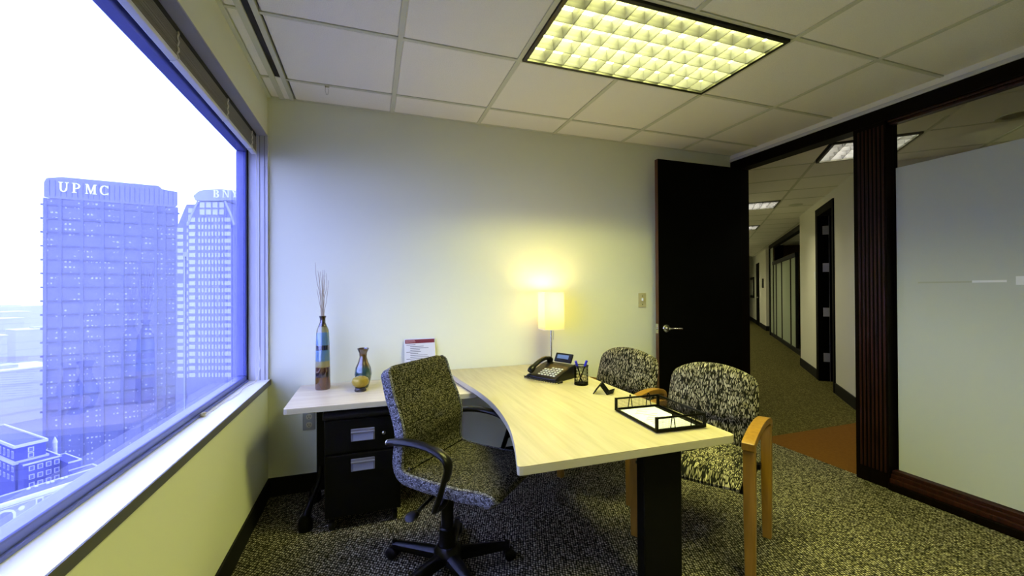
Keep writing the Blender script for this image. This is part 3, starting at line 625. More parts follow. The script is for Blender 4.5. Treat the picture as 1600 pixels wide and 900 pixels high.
MB().lathe([(.001, -.008), (.022, -.007), (.03, 0), (.022, .007), (.001, .008)], 14).xf(T(-.01, -.235, .362) @ Matrix.Rotation(R(18), 4, 'X')).build('lever_paddle', M['black'], tk, True)
MB().lathe([(.001, -.03), (.014, -.03), (.017, -.01), (.015, .03), (.001, .035)], 12).xf(T(-.03, .05, .24)).build('tension_knob', M['black'], tk, True)
for k in range(5):
    a = R(142-72*k+45); dv = Vector((math.cos(a), math.sin(a), 0)); sd_ = Vector((-dv.y, dv.x, 0))
    rings = []
    for rr, w, z, h in ((.04, .030, .095, .045), (.15, .026, .092, .038), (.26, .020, .088, .030), (.288, .016, .086, .026)):
        c = dv*rr; rings.append([c+sd_*(w*u)+Vector((0, 0, z+h*v-.02)) for u, v in ((-1, -.4), (1, -.4), (1, .3), (.45, .6), (-.45, .6), (-1, .3))])
    lg = MB().loft(rings).build('base_leg', M['black'], tk, True)
    c = dv*.285
    MB().tube([c+Vector((0, 0, .085)), c+Vector((0, 0, .03))], .013, 8).build('caster_stem', M['black'], lg, True)
    for s in (-1, 1):
        MB().lathe([(.001, -.011), (.022, -.011), (.028, -.006), (.028, .006), (.022, .011), (.001, .011)], 16).xf(Matrix.Translation(c+sd_*(.016*s)+dv*.01+Vector((0, 0, .028))) @ Matrix.Rotation(a, 4, 'Z') @ Matrix.Rotation(R(90), 4, 'X')).build('caster_wheel', M['black'], lg, True)

# ---------------------------------------------------------------- guest chairs
def pillow(nu, nv, fn, th, pe=4):
    """closed cushion: fn(u,v)->(centre, normal); u,v in -1..1; thickness falls to the rim"""
    mb = MB(); fr, bk = [], []
    for j in range(nv+1):
        for i in range(nu+1):
            u, v = -1+2*i/nu, -1+2*j/nv
            c, n = fn(u, v); q = (max(0, 1-abs(u)**pe)*max(0, 1-abs(v)**pe))**.5
            t = th*(.12+.88*q)
            fr.append(c+n*t*.5); bk.append(c-n*t*.5)
    W = nu+1; K = len(fr); fs = []
    for j in range(nv):
        for i in range(nu):
            a = j*W+i; fs.append((a, a+1, a+W+1, a+W)); fs.append((K+a, K+a+W, K+a+W+1, K+a+1))
    rim = [i for i in range(W)]+[j*W+nu for j in range(1, nv+1)]+[nv*W+i for i in range(nu-1, -1, -1)]+[j*W for j in range(nv-1, 0, -1)]
    for k in range(len(rim)):
        a, b = rim[k], rim[(k+1) % len(rim)]; fs.append((a, K+a, K+b, b))
    return mb.add(fr+bk, fs)
def guest_chair(loc, rz, label):
    c = empty('guest_chair', loc, rz); tag(c, label, 'chair', 'guest chairs at the desk')
    for sx in (-1, 1):
        x = sx*.265
        for y0, y1, zt in ((-.228, -.192, .60), (.192, .226, .60)):
            MB().loft([[(x+a*1.0, b, z) for a, b in ((-.024+.004*(z < .1), y0), (.024-.004*(z < .1), y0), (.024-.004*(z < .1), y1), (-.024+.004*(z < .1), y1))] for z in (0, .3, zt)]).build('leg', M['beech'], c, False, .004)
        top = catmull([(-.245, .612, 0), (-.20, .626, 0), (-.10, .642, 0), (.02, .648, 0), (.12, .640, 0), (.185, .626, 0), (.218, .607, 0), (.229, .583, 0)], 3)
        low = [(p.x*.985, p.y-.034+.012*(i/(len(top)-1))**3, 0) for i, p in enumerate(top)]
        rings = []
        for p, q in zip(top, low): rings.append([(x-.026, p.x, p.y), (x+.026, p.x, p.y), (x+.026, q[0], q[1]), (x-.026, q[0], q[1])])
        MB().loft(rings).build('armrest', M['beech'], c, False, .005)
        bx('side_rail', (sx*.222-.012, -.17, .35), (sx*.222+.012, .19, .385), M['black_matte'], c, .003)
        bx('spacer', (sx*.234, .15, .36), (sx*.245, .19, .385), M['black_matte'], c)
    def seat(u, v):
        y = -.045+.225*v; bow = -.02*(1-u*u) if v < 0 else 0
        return Vector((.236*u*(1-.04*(v > .6)), y+bow*max(0, -v), .425+.012*(1-u*u)*(1-v*v)-.018*max(0, -v-.5)**2*4)), Vector((0, -.25*max(0, -v)**3, 1)).normalized()
    pillow(14, 14, seat, .105).build('seat', M['guest_seat'], c, True)
    def back(u, v):
        zlo, zhi = .575, .812+.062*(1-abs(u)**2.2)
        s = (v+1)/2; z = zlo+(zhi-zlo)*s
        w = .238-.012*s
        if v > .4: w *= 1-.10*((v-.4)/.6)**3
        return Vector((w*u, .175+.075*s-.035*(1-u*u), z)), Vector((.12*u, -1, .18)).normalized()
    pillow(16, 12, back, .072, 6).build('backrest', M['guest'], c, True)
    def low_back(u, v):
        s = (v+1)/2
        return Vector((.222*u, .158+.03*s-.03*(1-u*u), .44+.155*s)), Vector((.1*u, -1, .1)).normalized()
    pillow(14, 6, low_back, .052, 6).build('lower_back', M['guest'], c, True)
    bx('back_rail', (-.245, .195, .50), (.245, .215, .56), M['beech'], c, .003)
    return c
def gc(FL, th, label):
    t = R(th); d = Vector((math.cos(t), math.sin(t), 0)); w = Vector((math.sin(t), -math.cos(t), 0))
    guest_chair(Vector((*FL, 0))+w*.265+d*.21, t-math.pi/2, label)
gc((1.306, 1.847), 30.9, 'leaf-patterned guest chair with wooden arms in front of the doorway, nearer of the two')
gc((1.229, 2.59), 25.5, 'leaf-patterned guest chair with wooden arms beside the back wall, farther of the two')

# ---------------------------------------------------------------- things on the return desk
v1 = empty('tall_vase', (-.285, 2.79, RZ)); tag(v1, 'tall bottle vase striped brown, blue and cream holding twigs', 'vase')
MB().lathe([(.001, 0), (.041, 0), (.044, .01), (.043, .12), (.040, .25), (.037, .34), (.034, .365), (.022, .395), (.016, .41), (.016, .432), (.021, .448), (.019, .450), (.012, .446), (.012, .41), (.014, .30), (.001, .28)], 32).build('body', M['vase1'], v1, True)
tl = [(-.036, .345, .0, True), (-.024, .295, .01, False), (-.018, .270, -.006, False), (-.012, .290, .008, False), (-.006, .255, -.01, False), (0, .300, .012, False), (.004, .27, -.004, False), (.009, .30, .004, False), (.014, .265, -.012, False), (-.03, .18, .012, False), (.03, .235, 0, False), (.018, .28, .01, False)]
for dx, h, dy, tall in tl:
    tw = MB().tube(catmull([(dx*.1, dy*.1, -.10), (dx*.25, dy*.3, .03), (dx*.5+random.uniform(-.006, .006), dy*.7, h*.4), (dx*.8+random.uniform(-.008, .008), dy, h*.7), (dx*1.15, dy*1.4, h)], 4), [.0021]*6+[.0017]*6+[.0013]*4+[.0007], 6).build('dried_twig', M['twig'], None, True)
    tw.location = (-.285, 2.79, RZ+.435)
    tag(tw, 'longest dried twig, leaning left out of the tall striped vase' if tall else 'thin dried twig standing in the tall striped vase', 'twig', 'dried twigs in the tall vase')
v2 = empty('small_vase', (-.05, 2.75, RZ)); tag(v2, 'small glazed vase with flared rim, teal belly and brown neck', 'vase')
MB().lathe([(.001, 0), (.030, 0), (.033, .006), (.046, .05), (.052, .085), (.046, .125), (.030, .16), (.022, .19), (.024, .215), (.036, .242), (.034, .244), (.022, .218), (.018, .19), (.001, .15)], 32).build('body', M['vase2'], v2, True)
v3 = empty('gold_bowl', (-.064, 2.655, RZ)); tag(v3, 'small round gold pot on a dark foot before the small vase', 'pot')
MB().lathe([(.001, .022), (.026, .024), (.045, .040), (.050, .058), (.044, .076), (.026, .086), (.014, .087), (.012, .082), (.001, .07)], 32).build('body', M['gold'], v3, True)
MB().lathe([(.001, 0), (.033, 0), (.035, .006), (.030, .022), (.001, .026)], 28).build('foot', M['darkfoot'], v3, True)

# notice leaning on the back wall
nt_ = empty('notice_card', (.32, 2.90, RZ)); tag(nt_, 'white printed notice with maroon heading propped against the back wall', 'notice'); nt_.rotation_euler = (R(-7), 0, R(2))
NW = .105
bx('sheet', (-NW, 0, 0), (NW, .0025, .272), M['paper'], nt_)
bx('heading', (-NW+.005, -.0012, .240), (NW-.004, -.0002, .266), M['maroon'], nt_)
for k, (w_, z) in enumerate(((.06, .256), (.065, .247))): bx('heading_text', (-NW+.010, -.002, z), (-NW+.010+w_, -.001, z+.004), M['pink'], nt_)
for k in range(15):
    z = .228-.012*k; x0 = -NW+.012+(.026 if k % 4 else 0); x1 = x0+random.uniform(.05, .15)
    bx('text_line', (x0, -.0012, z), (min(x1, NW-.012), -.0002, z+.0032), M['ink'], nt_)
bx('stand', (-.06, .003, 0), (.06, .03, .012), M['paper'], nt_)

# ---------------------------------------------------------------- things on the main desk
lm = empty('table_lamp', (1.255, 2.795, DZ)); tag(lm, 'lit table lamp with square paper shade on steel stem', 'lamp')
MB().lathe([(.001, 0), (.06, 0), (.06, .008), (.055, .012), (.012, .014), (.001, .016)], 28).build('base', M['chrome'], lm, True)
MB().tube([(0, 0, .012), (0, 0, .36)], .0065, 10).build('stem', M['chrome'], lm, True)
sh = MB(); S0, S1, th = .077, .076, .0018
outer = [[(-s, -s*.85, z), (s, -s*.85, z), (s, s*.85, z), (-s, s*.85, z)] for s, z in ((S1, .275), (S0, .548))]
inner = [[(x*(1-th/.086), y*(1-th/.086), z) for x, y, z in r_] for r_ in outer]
sh.loft([outer[0], outer[1], inner[1], inner[0]], closed=True).build('shade', M['shade'], lm)
for z in (.276, .547):
    q = S1 if z < .4 else S0
    MB().tube([(-q, -q*.85, z), (q, -q*.85, z), (q, q*.85, z), (-q, q*.85, z), (-q, -q*.85, z)], .0018, 6).build('shade_wire', M['rail'], lm)
MB().tube([(-S0, 0, .545), (S0, 0, .545)], .0015, 6).build('harp', M['chrome'], lm)
MB().tube([(.012, -.010, .285), (.013, -.011, .20)], .0016, 6).build('pull_chain', M['chrome'], lm)
MB().lathe([(.001, .36), (.014, .365), (.028, .41), (.030, .44), (.02, .468), (.001, .475)], 16).build('bulb', emit('bulb_glow', (1, .80, .42), 20), lm, True)
pl = bpy.data.lights.new('bulb_light', 'POINT'); pl.energy = LAMP_W; pl.color = (1, .76, .34); pl.shadow_soft_size = .032
plo = bpy.data.objects.new('bulb_light', pl); COL.objects.link(plo); plo.parent = lm; plo.location = (0, 0, .51)

ph = empty('desk_phone', (.997, 2.387, DZ), R(-62.4)); tag(ph, 'black desk phone with handset, keypad and tilted display', 'telephone')
pw = .118
MB().loft([[(x, y, z) for y, z in ((0, .004), (.0, .022), (.16, .075), (.215, .085), (.225, .06), (.225, .0), (.03, .0))] for x in (-pw, pw)]).build('body', M['black'], ph, False, .006)
MB().loft([[(x, y, z) for y, z in ((.012, .0285), (.158, .0768), (.158, .0775), (.012, .0295))] for x in (-.045, pw-.012)]).build('face_plate', M['phone_face'], ph)
sl = math.atan2(.053, .16)
key_me = MB().box((-.0068, -.0048, 0), (.0068, .0048, .005)).mesh('key', M['key'])
for r_ in range(5):
    for c_ in range(6):
        if r_ == 4 and c_ < 2: continue
        y = .026+.021*r_; o = inst(key_me, 'key', (-.030+.0235*c_, y, .0228+y*math.tan(sl)+.003), ph); o.rotation_euler = (sl, 0, 0)
hsp = [(-.085, .0, .045), (-.085, .03, .070), (-.085, .09, .098), (-.085, .15, .112), (-.085, .19, .106), (-.085, .215, .088)]
MB().tube(catmull(hsp, 4), [.020, .023, .024, .024, .021]+[.017]*11+[.021, .024, .024, .022, .018], 10, flat=[.016, .019, .020, .020, .017]+[.013]*11+[.017, .020, .020, .018, .014]).build('handset', M['black'], ph, True)
dp = MB().boxm((.135, .014, .062), T(.030, .205, .120) @ Matrix.Rotation(R(-28), 4, 'X')).build('display', M['black'], ph, False, .005)
MB().boxm((.090, .003, .026), T(.030, .205, .120) @ Matrix.Rotation(R(-28), 4, 'X') @ T(-.003, -.0075, .004)).build('screen', M['lcd'], dp)
cpts = []
for k in range(50):
    t = k/49; x = -.125+.27*t; y = -.012-.020*math.sin(t*3.1)
    cpts.append((x, y+.004*math.sin(k*2.1), .010+.004*math.cos(k*2.1)))
MB().tube([(-.085, .01, .03), (-.118, -.004, .012)]+cpts+[(.155, .02, .010), (.13, .05, .01)], .0042, 6).build('cord', M['black'], ph, True)

pc = empty('pen_cup', (1.185, 2.205, DZ)); tag(pc, 'black wire mesh pen cup holding two blue pens', 'cup')
mp_ = MB(); rw = .040
for k in range(36):
    a0 = 2*math.pi*k/36
    for s in (-1, 1): mp_.tube([(rw*math.cos(a0+s*.5*t/4), rw*math.sin(a0+s*.5*t/4), .006+.106*t/4) for t in range(5)], .0009, 3)
o = mp_.build('mesh_wall', M['black_mesh'], pc); tag(o, kind='stuff')
MB().lathe([(.001, 0), (.041, 0), (.042, .004), (.041, .012), (.001, .010)], 24).build('base', M['black_mesh'], pc, True)
MB().tube([(.042*math.cos(R(15*k)), .042*math.sin(R(15*k)), .113) for k in range(25)], .0028, 6).build('rim', M['black_mesh'], pc, True)
for nm, a, b, lb in (('pen', (.012, .01, .008), (-.034, .004, .142), 'blue pen leaning left in the mesh cup'), ('pen', (-.018, .0, .008), (.036, -.004, .142), 'blue pen leaning right in the mesh cup')):
    p = empty(nm, (1.185, 2.205, DZ)); tag(p, lb, 'pen', 'pens in the mesh cup')
    A_, B_ = Vector(a), Vector(b); q = A_.lerp(B_, .72)
    MB().tube([A_, A_.lerp(B_, .06), q], [.001, .0036, .0042], 8).build('barrel', M['black'], p, True); MB().tube([q, B_], [.0068, .0076], 8).build('cap', M['pen'], p, True)

ch = empty('card_holder', (1.205, 1.985, DZ), R(-38)); tag(ch, 'small zigzag black mesh card holder beside the pen cup', 'card holder')
zz = [(-.048, .004), (-.010, .048), (.018, .004), (.050, .0045)]
zz = [(-.050, .003), (-.014, .050), (.022, .003), (.052, .014)]
for (x0, z0), (x1, z1) in zip(zz[:-1], zz[1:]):
    fr = MB().tube([(x0, -.046, z0), (x1, -.046, z1), (x1, .046, z1), (x0, .046, z0), (x0, -.046, z0)], .0030, 6).build('frame', M['black_mesh'], ch)
    ms = MB()
    for k in range(1, 20): ms.tube([(x0, -.046+.092*k/20, z0), (x1, -.046+.092*k/20, z1)], .0009, 3)
    for k in range(1, 10): ms.tube([(x0+(x1-x0)*k/10, -.046, z0+(z1-z0)*k/10), (x0+(x1-x0)*k/10, .046, z0+(z1-z0)*k/10)], .0005, 3)
    tag(ms.build('mesh_panel', M['black_mesh'], ch), kind='stuff')

ty = empty('letter_tray', (1.18, 1.505, DZ), R(-3)); tag(ty, 'black wire mesh letter tray near the desk corner', 'tray')
tw_, td_ = .112, .155
def bar(name, a, b, r_=.0045): return MB().tube([a, b], r_, 6).build(name, M['black_mesh'], ty)
for s in (-1, 1):
    bx('base_rail', (s*tw_-.004, -td_, .004), (s*tw_+.004, td_, .014), M['black_mesh'], ty); bx('base_rail', (-tw_, s*td_-.004, .004), (tw_, s*td_+.004, .014), M['black_mesh'], ty)
    for x in (-1, 1): bx('corner_post', (x*tw_-.005, s*td_-.005, .004), (x*tw_+.005, s*td_+.005, .062), M['black_mesh'], ty)
    bx('top_rail', (-tw_, s*td_-.003, .055), (tw_, s*td_+.003, .062), M['black_mesh'], ty)
bx('top_rail', (tw_-.003, -td_, .055), (tw_+.003, td_, .062), M['black_mesh'], ty)
ms = MB()
for k in range(1, 46): 
    y = -td_+2*td_*k/46; ms.tube([(tw_, y, .012), (tw_, y, .056)], .0006, 3)
for k in range(1, 12): ms.tube([(tw_, -td_, .012+.044*k/12), (tw_, td_, .012+.044*k/12)], .0006, 3)
for s in (-1, 1):
    for k in range(1, 34): 
        x = -tw_+2*tw_*k/34; ms.tube([(x, s*td_, .012), (x, s*td_, .056)], .00045, 3)
    for k in range(1, 12): ms.tube([(-tw_, s*td_, .012+.044*k/12), (tw_, s*td_, .012+.044*k/12)], .00045, 3)
tag(ms.build('mesh_side', M['black_mesh'], ty), kind='stuff')
bx('mesh_floor', (-tw_, -td_, .006), (tw_, td_, .008), M['black_mesh'], ty)
for s in (-1, 1):
    for x, l in ((-.05, 1), (-.025, -1), (.045, 1), (.075, -1)):
        MB().tube([(x, s*td_, .004), (x+.010*l, s*td_, .066), (x+.013*l, s*td_, .072), (x+.016*l, s*td_, .066)], .0020, 6).build('stacking_wire', M['black_mesh'], ty, True)
pp = empty('paper_sheet', (1.165, 1.505, DZ+.0085), R(-3)); tag(pp, 'white printed sheet lying in the mesh letter tray', 'paper')
bx('sheet', (-.093, -.137, 0), (.096, .137, .0015), M['paper'], pp)
for k in range(9):
    y = .105-.022*k; x0 = -.06+random.uniform(0, .05); 
    bx('text_line', (x0, y, .0014), (x0+random.uniform(.03, .07), y+.004, .0018), M['ink'], pp)

# ---------------------------------------------------------------- wall plates
swp = empty('light_switch', (2.163, D, 1.196)); tag(swp, 'ivory light switch on the back wall beside the door', 'light switch')
bx('plate', (-.037, -.006, -.060), (.037, 0, .060), M['ivory'], swp, .003); bx('toggle', (-.006, -.018, -.006), (.006, -.004, .018), M['sill'], swp, .003)
for z in (-.035, .035): MB().lathe([(.001, 0), (.004, 0), (.004, .002), (.001, .002)], 10).xf(T(0, -.006, z) @ Matrix.Rotation(R(90), 4, 'X')).build('screw', M['chrome'], swp)
ot = empty('wall_outlet', (-.382, D, .452)); tag(ot, 'double wall outlet under the side desk', 'outlet')
bx('plate', (-.037, -.006, -.060), (.037, 0, .060), M['outletm'], ot, .003)
for z in (-.026, .026):
    rc = MB().prism(rrect(.034, .034, 6, .014), 0, .003, lambda a, b, h: (a, -.006-h, z+b)).build('receptacle', M['ivory'], ot)
    for x in (-.007, .007): bx('slot', (x-.0014, -.0098, z-.002), (x+.0014, -.0088, z+.009), M['dark_slot'], rc)
    bx('slot', (-.0025, -.0098, z-.011), (.0025, -.0088, z-.006), M['dark_slot'], rc)

# ---------------------------------------------------------------- the city outside
def facade_mat(name, wall, lit, sx, sz, thr):
    """blue-grey curtain wall: rows of panes too small to build, some painted pale as lit windows"""
    mt, nt, out = nmat(name)
    b = N(nt, 'ShaderNodeBsdfPrincipled', Roughness=.6); b.inputs['Specular IOR Level'].default_value = .1; nt.links.new(b.outputs[0], out.inputs[0])
    tc = N(nt, 'ShaderNodeTexCoord'); mp = N(nt, 'ShaderNodeMapping'); mp.inputs['Scale'].default_value = (sx, 1, sz); nt.links.new(tc.outputs['Object'], mp.inputs['Vector'])
    sp = N(nt, 'ShaderNodeSeparateXYZ'); nt.links.new(mp.outputs[0], sp.inputs[0])
    def frac(sock, lo, hi):
        f = N(nt, 'ShaderNodeMath', operation='FRACT'); nt.links.new(sock, f.inputs[0])
        a = N(nt, 'ShaderNodeMath', operation='GREATER_THAN'); a.inputs[1].default_value = lo; nt.links.new(f.outputs[0], a.inputs[0])
        c = N(nt, 'ShaderNodeMath', operation='LESS_THAN'); c.inputs[1].default_value = hi; nt.links.new(f.outputs[0], c.inputs[0])
        m_ = N(nt, 'ShaderNodeMath', operation='MULTIPLY'); nt.links.new(a.outputs[0], m_.inputs[0]); nt.links.new(c.outputs[0], m_.inputs[1]); return m_.outputs[0]
    fx, fz = frac(sp.outputs['X'], .25, .75), frac(sp.outputs['Z'], .35, .65)
    n = N(nt, 'ShaderNodeTexNoise', Scale=.45, Detail=5.0); nt.links.new(mp.outputs[0], n.inputs['Vector'])
    g_ = N(nt, 'ShaderNodeMath', operation='GREATER_THAN'); g_.inputs[1].default_value = thr; nt.links.new(n.outputs['Fac'], g_.inputs[0])
    m1 = N(nt, 'ShaderNodeMath', operation='MULTIPLY'); nt.links.new(fx, m1.inputs[0]); nt.links.new(fz, m1.inputs[1])
    m2 = N(nt, 'ShaderNodeMath', operation='MULTIPLY'); nt.links.new(m1.outputs[0], m2.inputs[0]); nt.links.new(g_.outputs[0], m2.inputs[1])
    mx = N(nt, 'ShaderNodeMix', data_type='RGBA'); mx.inputs['A'].default_value = c4(wall); mx.inputs['B'].default_value = c4(lit)  # pale pane colour stands in for lit windows
    nt.links.new(m2.outputs[0], mx.inputs['Factor']); nt.links.new(mx.outputs['Result'], b.inputs['Base Color'])
    return mt
M['tower'] = facade_mat('weathered_curtain_wall', (.075, .085, .20), (.42, .44, .52), .5, .30, .55)
M['tower_col'] = pbr('tower_steel_column', (.060, .070, .18), .7, spec=.1)
M['tower_beam'] = pbr('tower_steel_beam', (.025, .032, .11), .7, spec=.1)
M['crown'] = pbr('tower_crown_panel', (.11, .12, .24), .7, spec=.1)
M['letter'] = pbr('white_sign_letter', (.75, .76, .85), .6)
M['bny'] = pbr('granite_tower_wall', (.10, .11, .25), .7, spec=.1)
M['bnywin'] = pbr('pale_tower_window', (.36, .38, .46), .4)
M['bnytrim'] = pbr('pale_tower_trim', (.22, .24, .34), .6)
M['brick'] = pbr('blue_grey_brick', (.05, .055, .20), .8, spec=.1)
M['stone'] = pbr('pale_stone_trim', (.36, .37, .46), .7)
M['stonewall'] = pbr('pale_stone_wall', (.16, .17, .34), .8)
M['roof'] = pbr('flat_roof', (.05, .06, .22), .8, noise=(.3, .2))
M['dpane'] = pbr('dark_pane', (.06, .07, .25), .3)
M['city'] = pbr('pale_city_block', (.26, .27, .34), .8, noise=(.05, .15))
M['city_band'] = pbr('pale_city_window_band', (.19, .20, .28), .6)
M['ground'] = pbr('city_ground', (.06, .07, .12), .9, noise=(.01, .3))
GZ = -118
gd = bx('ground', (-4000, -600, GZ-1), (-.9, 5200, GZ), M['ground']); struct(gd, 'pale street level far below the window', 'ground')

# serif lettering as solid strokes on a 0..1 grid: (polygon lists)
def arc(cx, cz, rx, rz, a0, a1, t0, t1, n=10):
    """stroke along an ellipse, thickness t0 horizontally / t1 vertically"""
    o_ = []; i_ = []
    for k in range(n+1):
        a = R(a0+(a1-a0)*k/n); o_.append((cx+rx*math.cos(a), cz+rz*math.sin(a))); i_.append((cx+(rx-t0)*math.cos(a), cz+(rz-t1)*math.sin(a)))
    return [[o_[k], o_[k+1], i_[k+1], i_[k]] for k in range(n)]
def rc_(x0, z0, x1, z1): return [(x0, z0), (x1, z0), (x1, z1), (x0, z1)]
GL = {'U': [rc_(.12, .35, .30, 1), rc_(.74, .35, .84, 1), rc_(0, .93, .42, 1), rc_(.62, .93, .98, 1)]+arc(.48, .38, .36, .40, 180, 360, .16, .10),
 'P': [rc_(.12, 0, .30, 1), rc_(0, 0, .44, .07), rc_(0, .93, .4, 1)]+arc(.36, .70, .44, .30, -90, 90, .18, .08)+[rc_(.28, .4, .38, .48), rc_(.28, .92, .38, 1)],
 'M': [rc_(.10, 0, .18, 1), rc_(.84, 0, 1.02, 1), rc_(0, 0, .3, .07), rc_(.72, 0, 1.14, .07), rc_(0, .93, .2, 1), rc_(.9, .93, 1.14, 1), [(.10, 1), (.30, 1), (.62, .06), (.50, .0)], [(.50, 0), (.60, .0), (.96, 1), (.84, 1)]],
 'C': arc(.5, .5, .48, .50, 50, 310, .18, .08, 16)+[rc_(.80, .72, .88, .98), rc_(.80, .02, .88, .28)],
 'B': [rc_(.12, 0, .30, 1), rc_(0, 0, .4, .07), rc_(0, .93, .4, 1)]+arc(.36, .74, .38, .26, -90, 90, .16, .08)+arc(.36, .26, .46, .28, -90, 90, .18, .08),
 'N': [rc_(.10, 0, .18, 1), rc_(.80, 0, .88, 1), rc_(0, 0, .3, .07), rc_(.66, .93, 1.0, 1), rc_(0, .93, .2, 1), [(.10, 1), (.30, 1), (.88, 0), (.76, 0)]],
 'Y': [rc_(.40, 0, .58, .46), rc_(.26, 0, .72, .07), [(.04, 1), (.26, 1), (.58, .42), (.40, .42)], [(.74, 1), (.84, 1), (.58, .42), (.46, .42)], rc_(0, .93, .38, 1), rc_(.62, .93, .98, 1)]}
def lettering(word, x0, w, gap, z0, h, y, depth, parent):
    for c in word:
        mb = MB()
        for pgn in GL[c]: mb.prism(pgn, 0, depth, lambda a, b, t: (x0+a*w, y-t, z0+b*h))
        mb.build('letter', M['letter'], parent); x0 += (w*1.14 if c == 'M' else w)+gap

# big steel tower
A_, B_ = Vector((-186.96, 327.38, 0)), Vector((-124.4, 338.8, 0)); ang = math.atan2(B_.y-A_.y, B_.x-A_.x); W_ = (B_-A_).length
tw = empty('office_tower', (A_.x, A_.y, GZ), ang); tag(tw, 'huge blue-grey office tower with white letters on its crown', 'building')
TZ = 72.2-GZ
MB().prism([(0, 0), (W_, 0), (W_-26, 40), (24, 40)], 0, TZ-13.5).build('wall', M['tower'], tw)
MB().prism([(1.5, TZ-13.5), (0, TZ-13.0), (0, TZ-4), (1, TZ-1.5), (8, TZ), (W_-10, TZ), (W_-8, TZ-2), (W_, TZ-3), (W_, TZ-12), (W_-1.2, TZ-13.5)], -1.0, 40, lambda a, b, t: (a if t < 0 else 24+(a/W_)*(W_-50), t, b)).build('crown', M['crown'], tw)
for x in [W_*k/26 for k in range(1, 26)]: MB().box((x-.12, -1.35, TZ-12), (x+.12, -1.0, TZ-2.5)).build('crown_rib', M['tower_beam'], tw)
colx = [.4, 6.9, 16.5, 26.0, 35.5, 44.0, 52.0, 56.5, W_-.6]
for x in colx: MB().box((x-.75, -1.3, 0), (x+.75, 0, TZ-13.5)).build('column', M['tower_col'], tw)
zb = TZ-17.5
while zb > 40:
    MB().box((-1.6, -.9, zb-.55), (W_+1.0, 0, zb+.55)).build('beam', M['tower_beam'], tw)
    zb -= 8.35
lettering('UPMC', 6.3, 4.6, 1.35, TZ-9.2, 6.1, -1.0, .6, tw)

# granite tower with mansard top
yaw = math.atan2(RGT.y, RGT.x)
Bo = Vector((-94.69, 285.55, 0))
bt = empty('granite_tower', (Bo.x, Bo.y, GZ), yaw); tag(bt, 'slender tower with pale window rows and chamfered top', 'building')
s_ = .3721
def bu(px): return (px-311)*s_
def bz(py): return 43.4+(343-py)*s_-GZ
PB = [(bu(294), 0), (bu(294), bz(352)), (bu(299), bz(338)), (bu(310), bz(315)), (bu(352), bz(315)), (bu(362), bz(338)), (bu(366), bz(352)), (bu(366), 0)]
MB().prism(PB, 0, 26, lambda a, b, t: (a, t, b)).build('wall', M['bny'], bt)
LB = [(bu(266), 0), (bu(266), bz(358)), (bu(278), bz(328)), (bu(283), bz(317)), (bu(302), bz(317)), (bu(300), 0)]
MB().prism(LB, 4, 24, lambda a, b, t: (a, t, b)).build('wing', M['bny'], bt)
RB = [(bu(364), 0), (bu(364), bz(330)), (bu(370), bz(330)), (bu(378), bz(352)), (bu(400), bz(362)), (bu(400), 0)]
MB().prism(RB, 4, 24, lambda a, b, t: (a, t, b)).build('wing', M['bny'], bt)
MB().prism([(bu(306), bz(313)), (bu(303), bz(306)), (bu(310), bz(300)), (bu(318), bz(297)), (bu(345), bz(296)), (bu(366), bz(298)), (bu(374), bz(304)), (bu(366), bz(313))], -.5, 26, lambda a, b, t: (a, t, b)).build('crown', M['bnytrim'], bt)
for a, b in (((299, 338), (310, 315)), ((362, 338), (352, 315)), ((366, 352), (362, 338)), ((294, 352), (299, 338))):
    MB().tube([(bu(a[0]), -.3, bz(a[1])), (bu(b[0]), -.3, bz(b[1]))], .65, 6).build('hip_trim', M['bnytrim'], bt)
MB().box((bu(313), -.8, bz(314)), (bu(350), 0, bz(312.5))).build('cornice', M['bnytrim'], bt)
lettering('BNY', bu(334.5), 4.1, 1.15, bz(309), 4.3, -.5, .4, bt)
MB().tube([(bu(298.5), 5, bz(317)), (bu(298.5), 5, bz(302))], .3, 6).build('mast', M['bny'], bt)
MB().tube([(bu(361), 10, bz(297)), (bu(361), 10, bz(287)), (bu(375), 10, bz(290))], .35, 6).build('crane_arm', M['bny'], bt)
wme = {}
def bwin(px, py, w, h, y=-.25):
    k_ = (w, h)
    if k_ not in wme: wme[k_] = MB().box((-w*s_/2, 0, -h*s_/2), (w*s_/2, .3, h*s_/2)).mesh('window', M['bnywin'])
    inst(wme[k_], 'window', (bu(px), y, bz(py)), bt)
for k in range(4):
    for dy in (320.5, 331.5): bwin(316+10.2*k, dy, 7, 8)
    for s in (-1.2, 1.2): pass
for dy in (326.5, 337): bwin(289.5, dy, 6.5, 7.5, 3.75)
nw = 0
for r_ in range(23):
    y = 343.5+11*r_
    for k in range(8): bwin(311.5+5.2*k, y, 2.4, 6.2); nw += 1
    for px in (300.5, 356): bwin(px, y, 9.2, 6.2); nw += 1
    if r_ < 8 or r_ > 8:
        for px in (285, 289.5): bwin(px, y+4, 2.4, 6.2, 3.75); nw += 1
        if r_ > 0: bwin(273.5, y+3, 9.0, 6.2, 3.75); nw += 1
for px in (281.5, 291.8): MB().box((bu(px)-.35, 3.0, 0), (bu(px)+.35, 4, bz(394))).build('pilaster', M['bnytrim'], bt)
MB().box((bu(280), 2.8, bz(400)), (bu(293), 4, bz(393))).build('balcony_band', M['bnytrim'], bt)

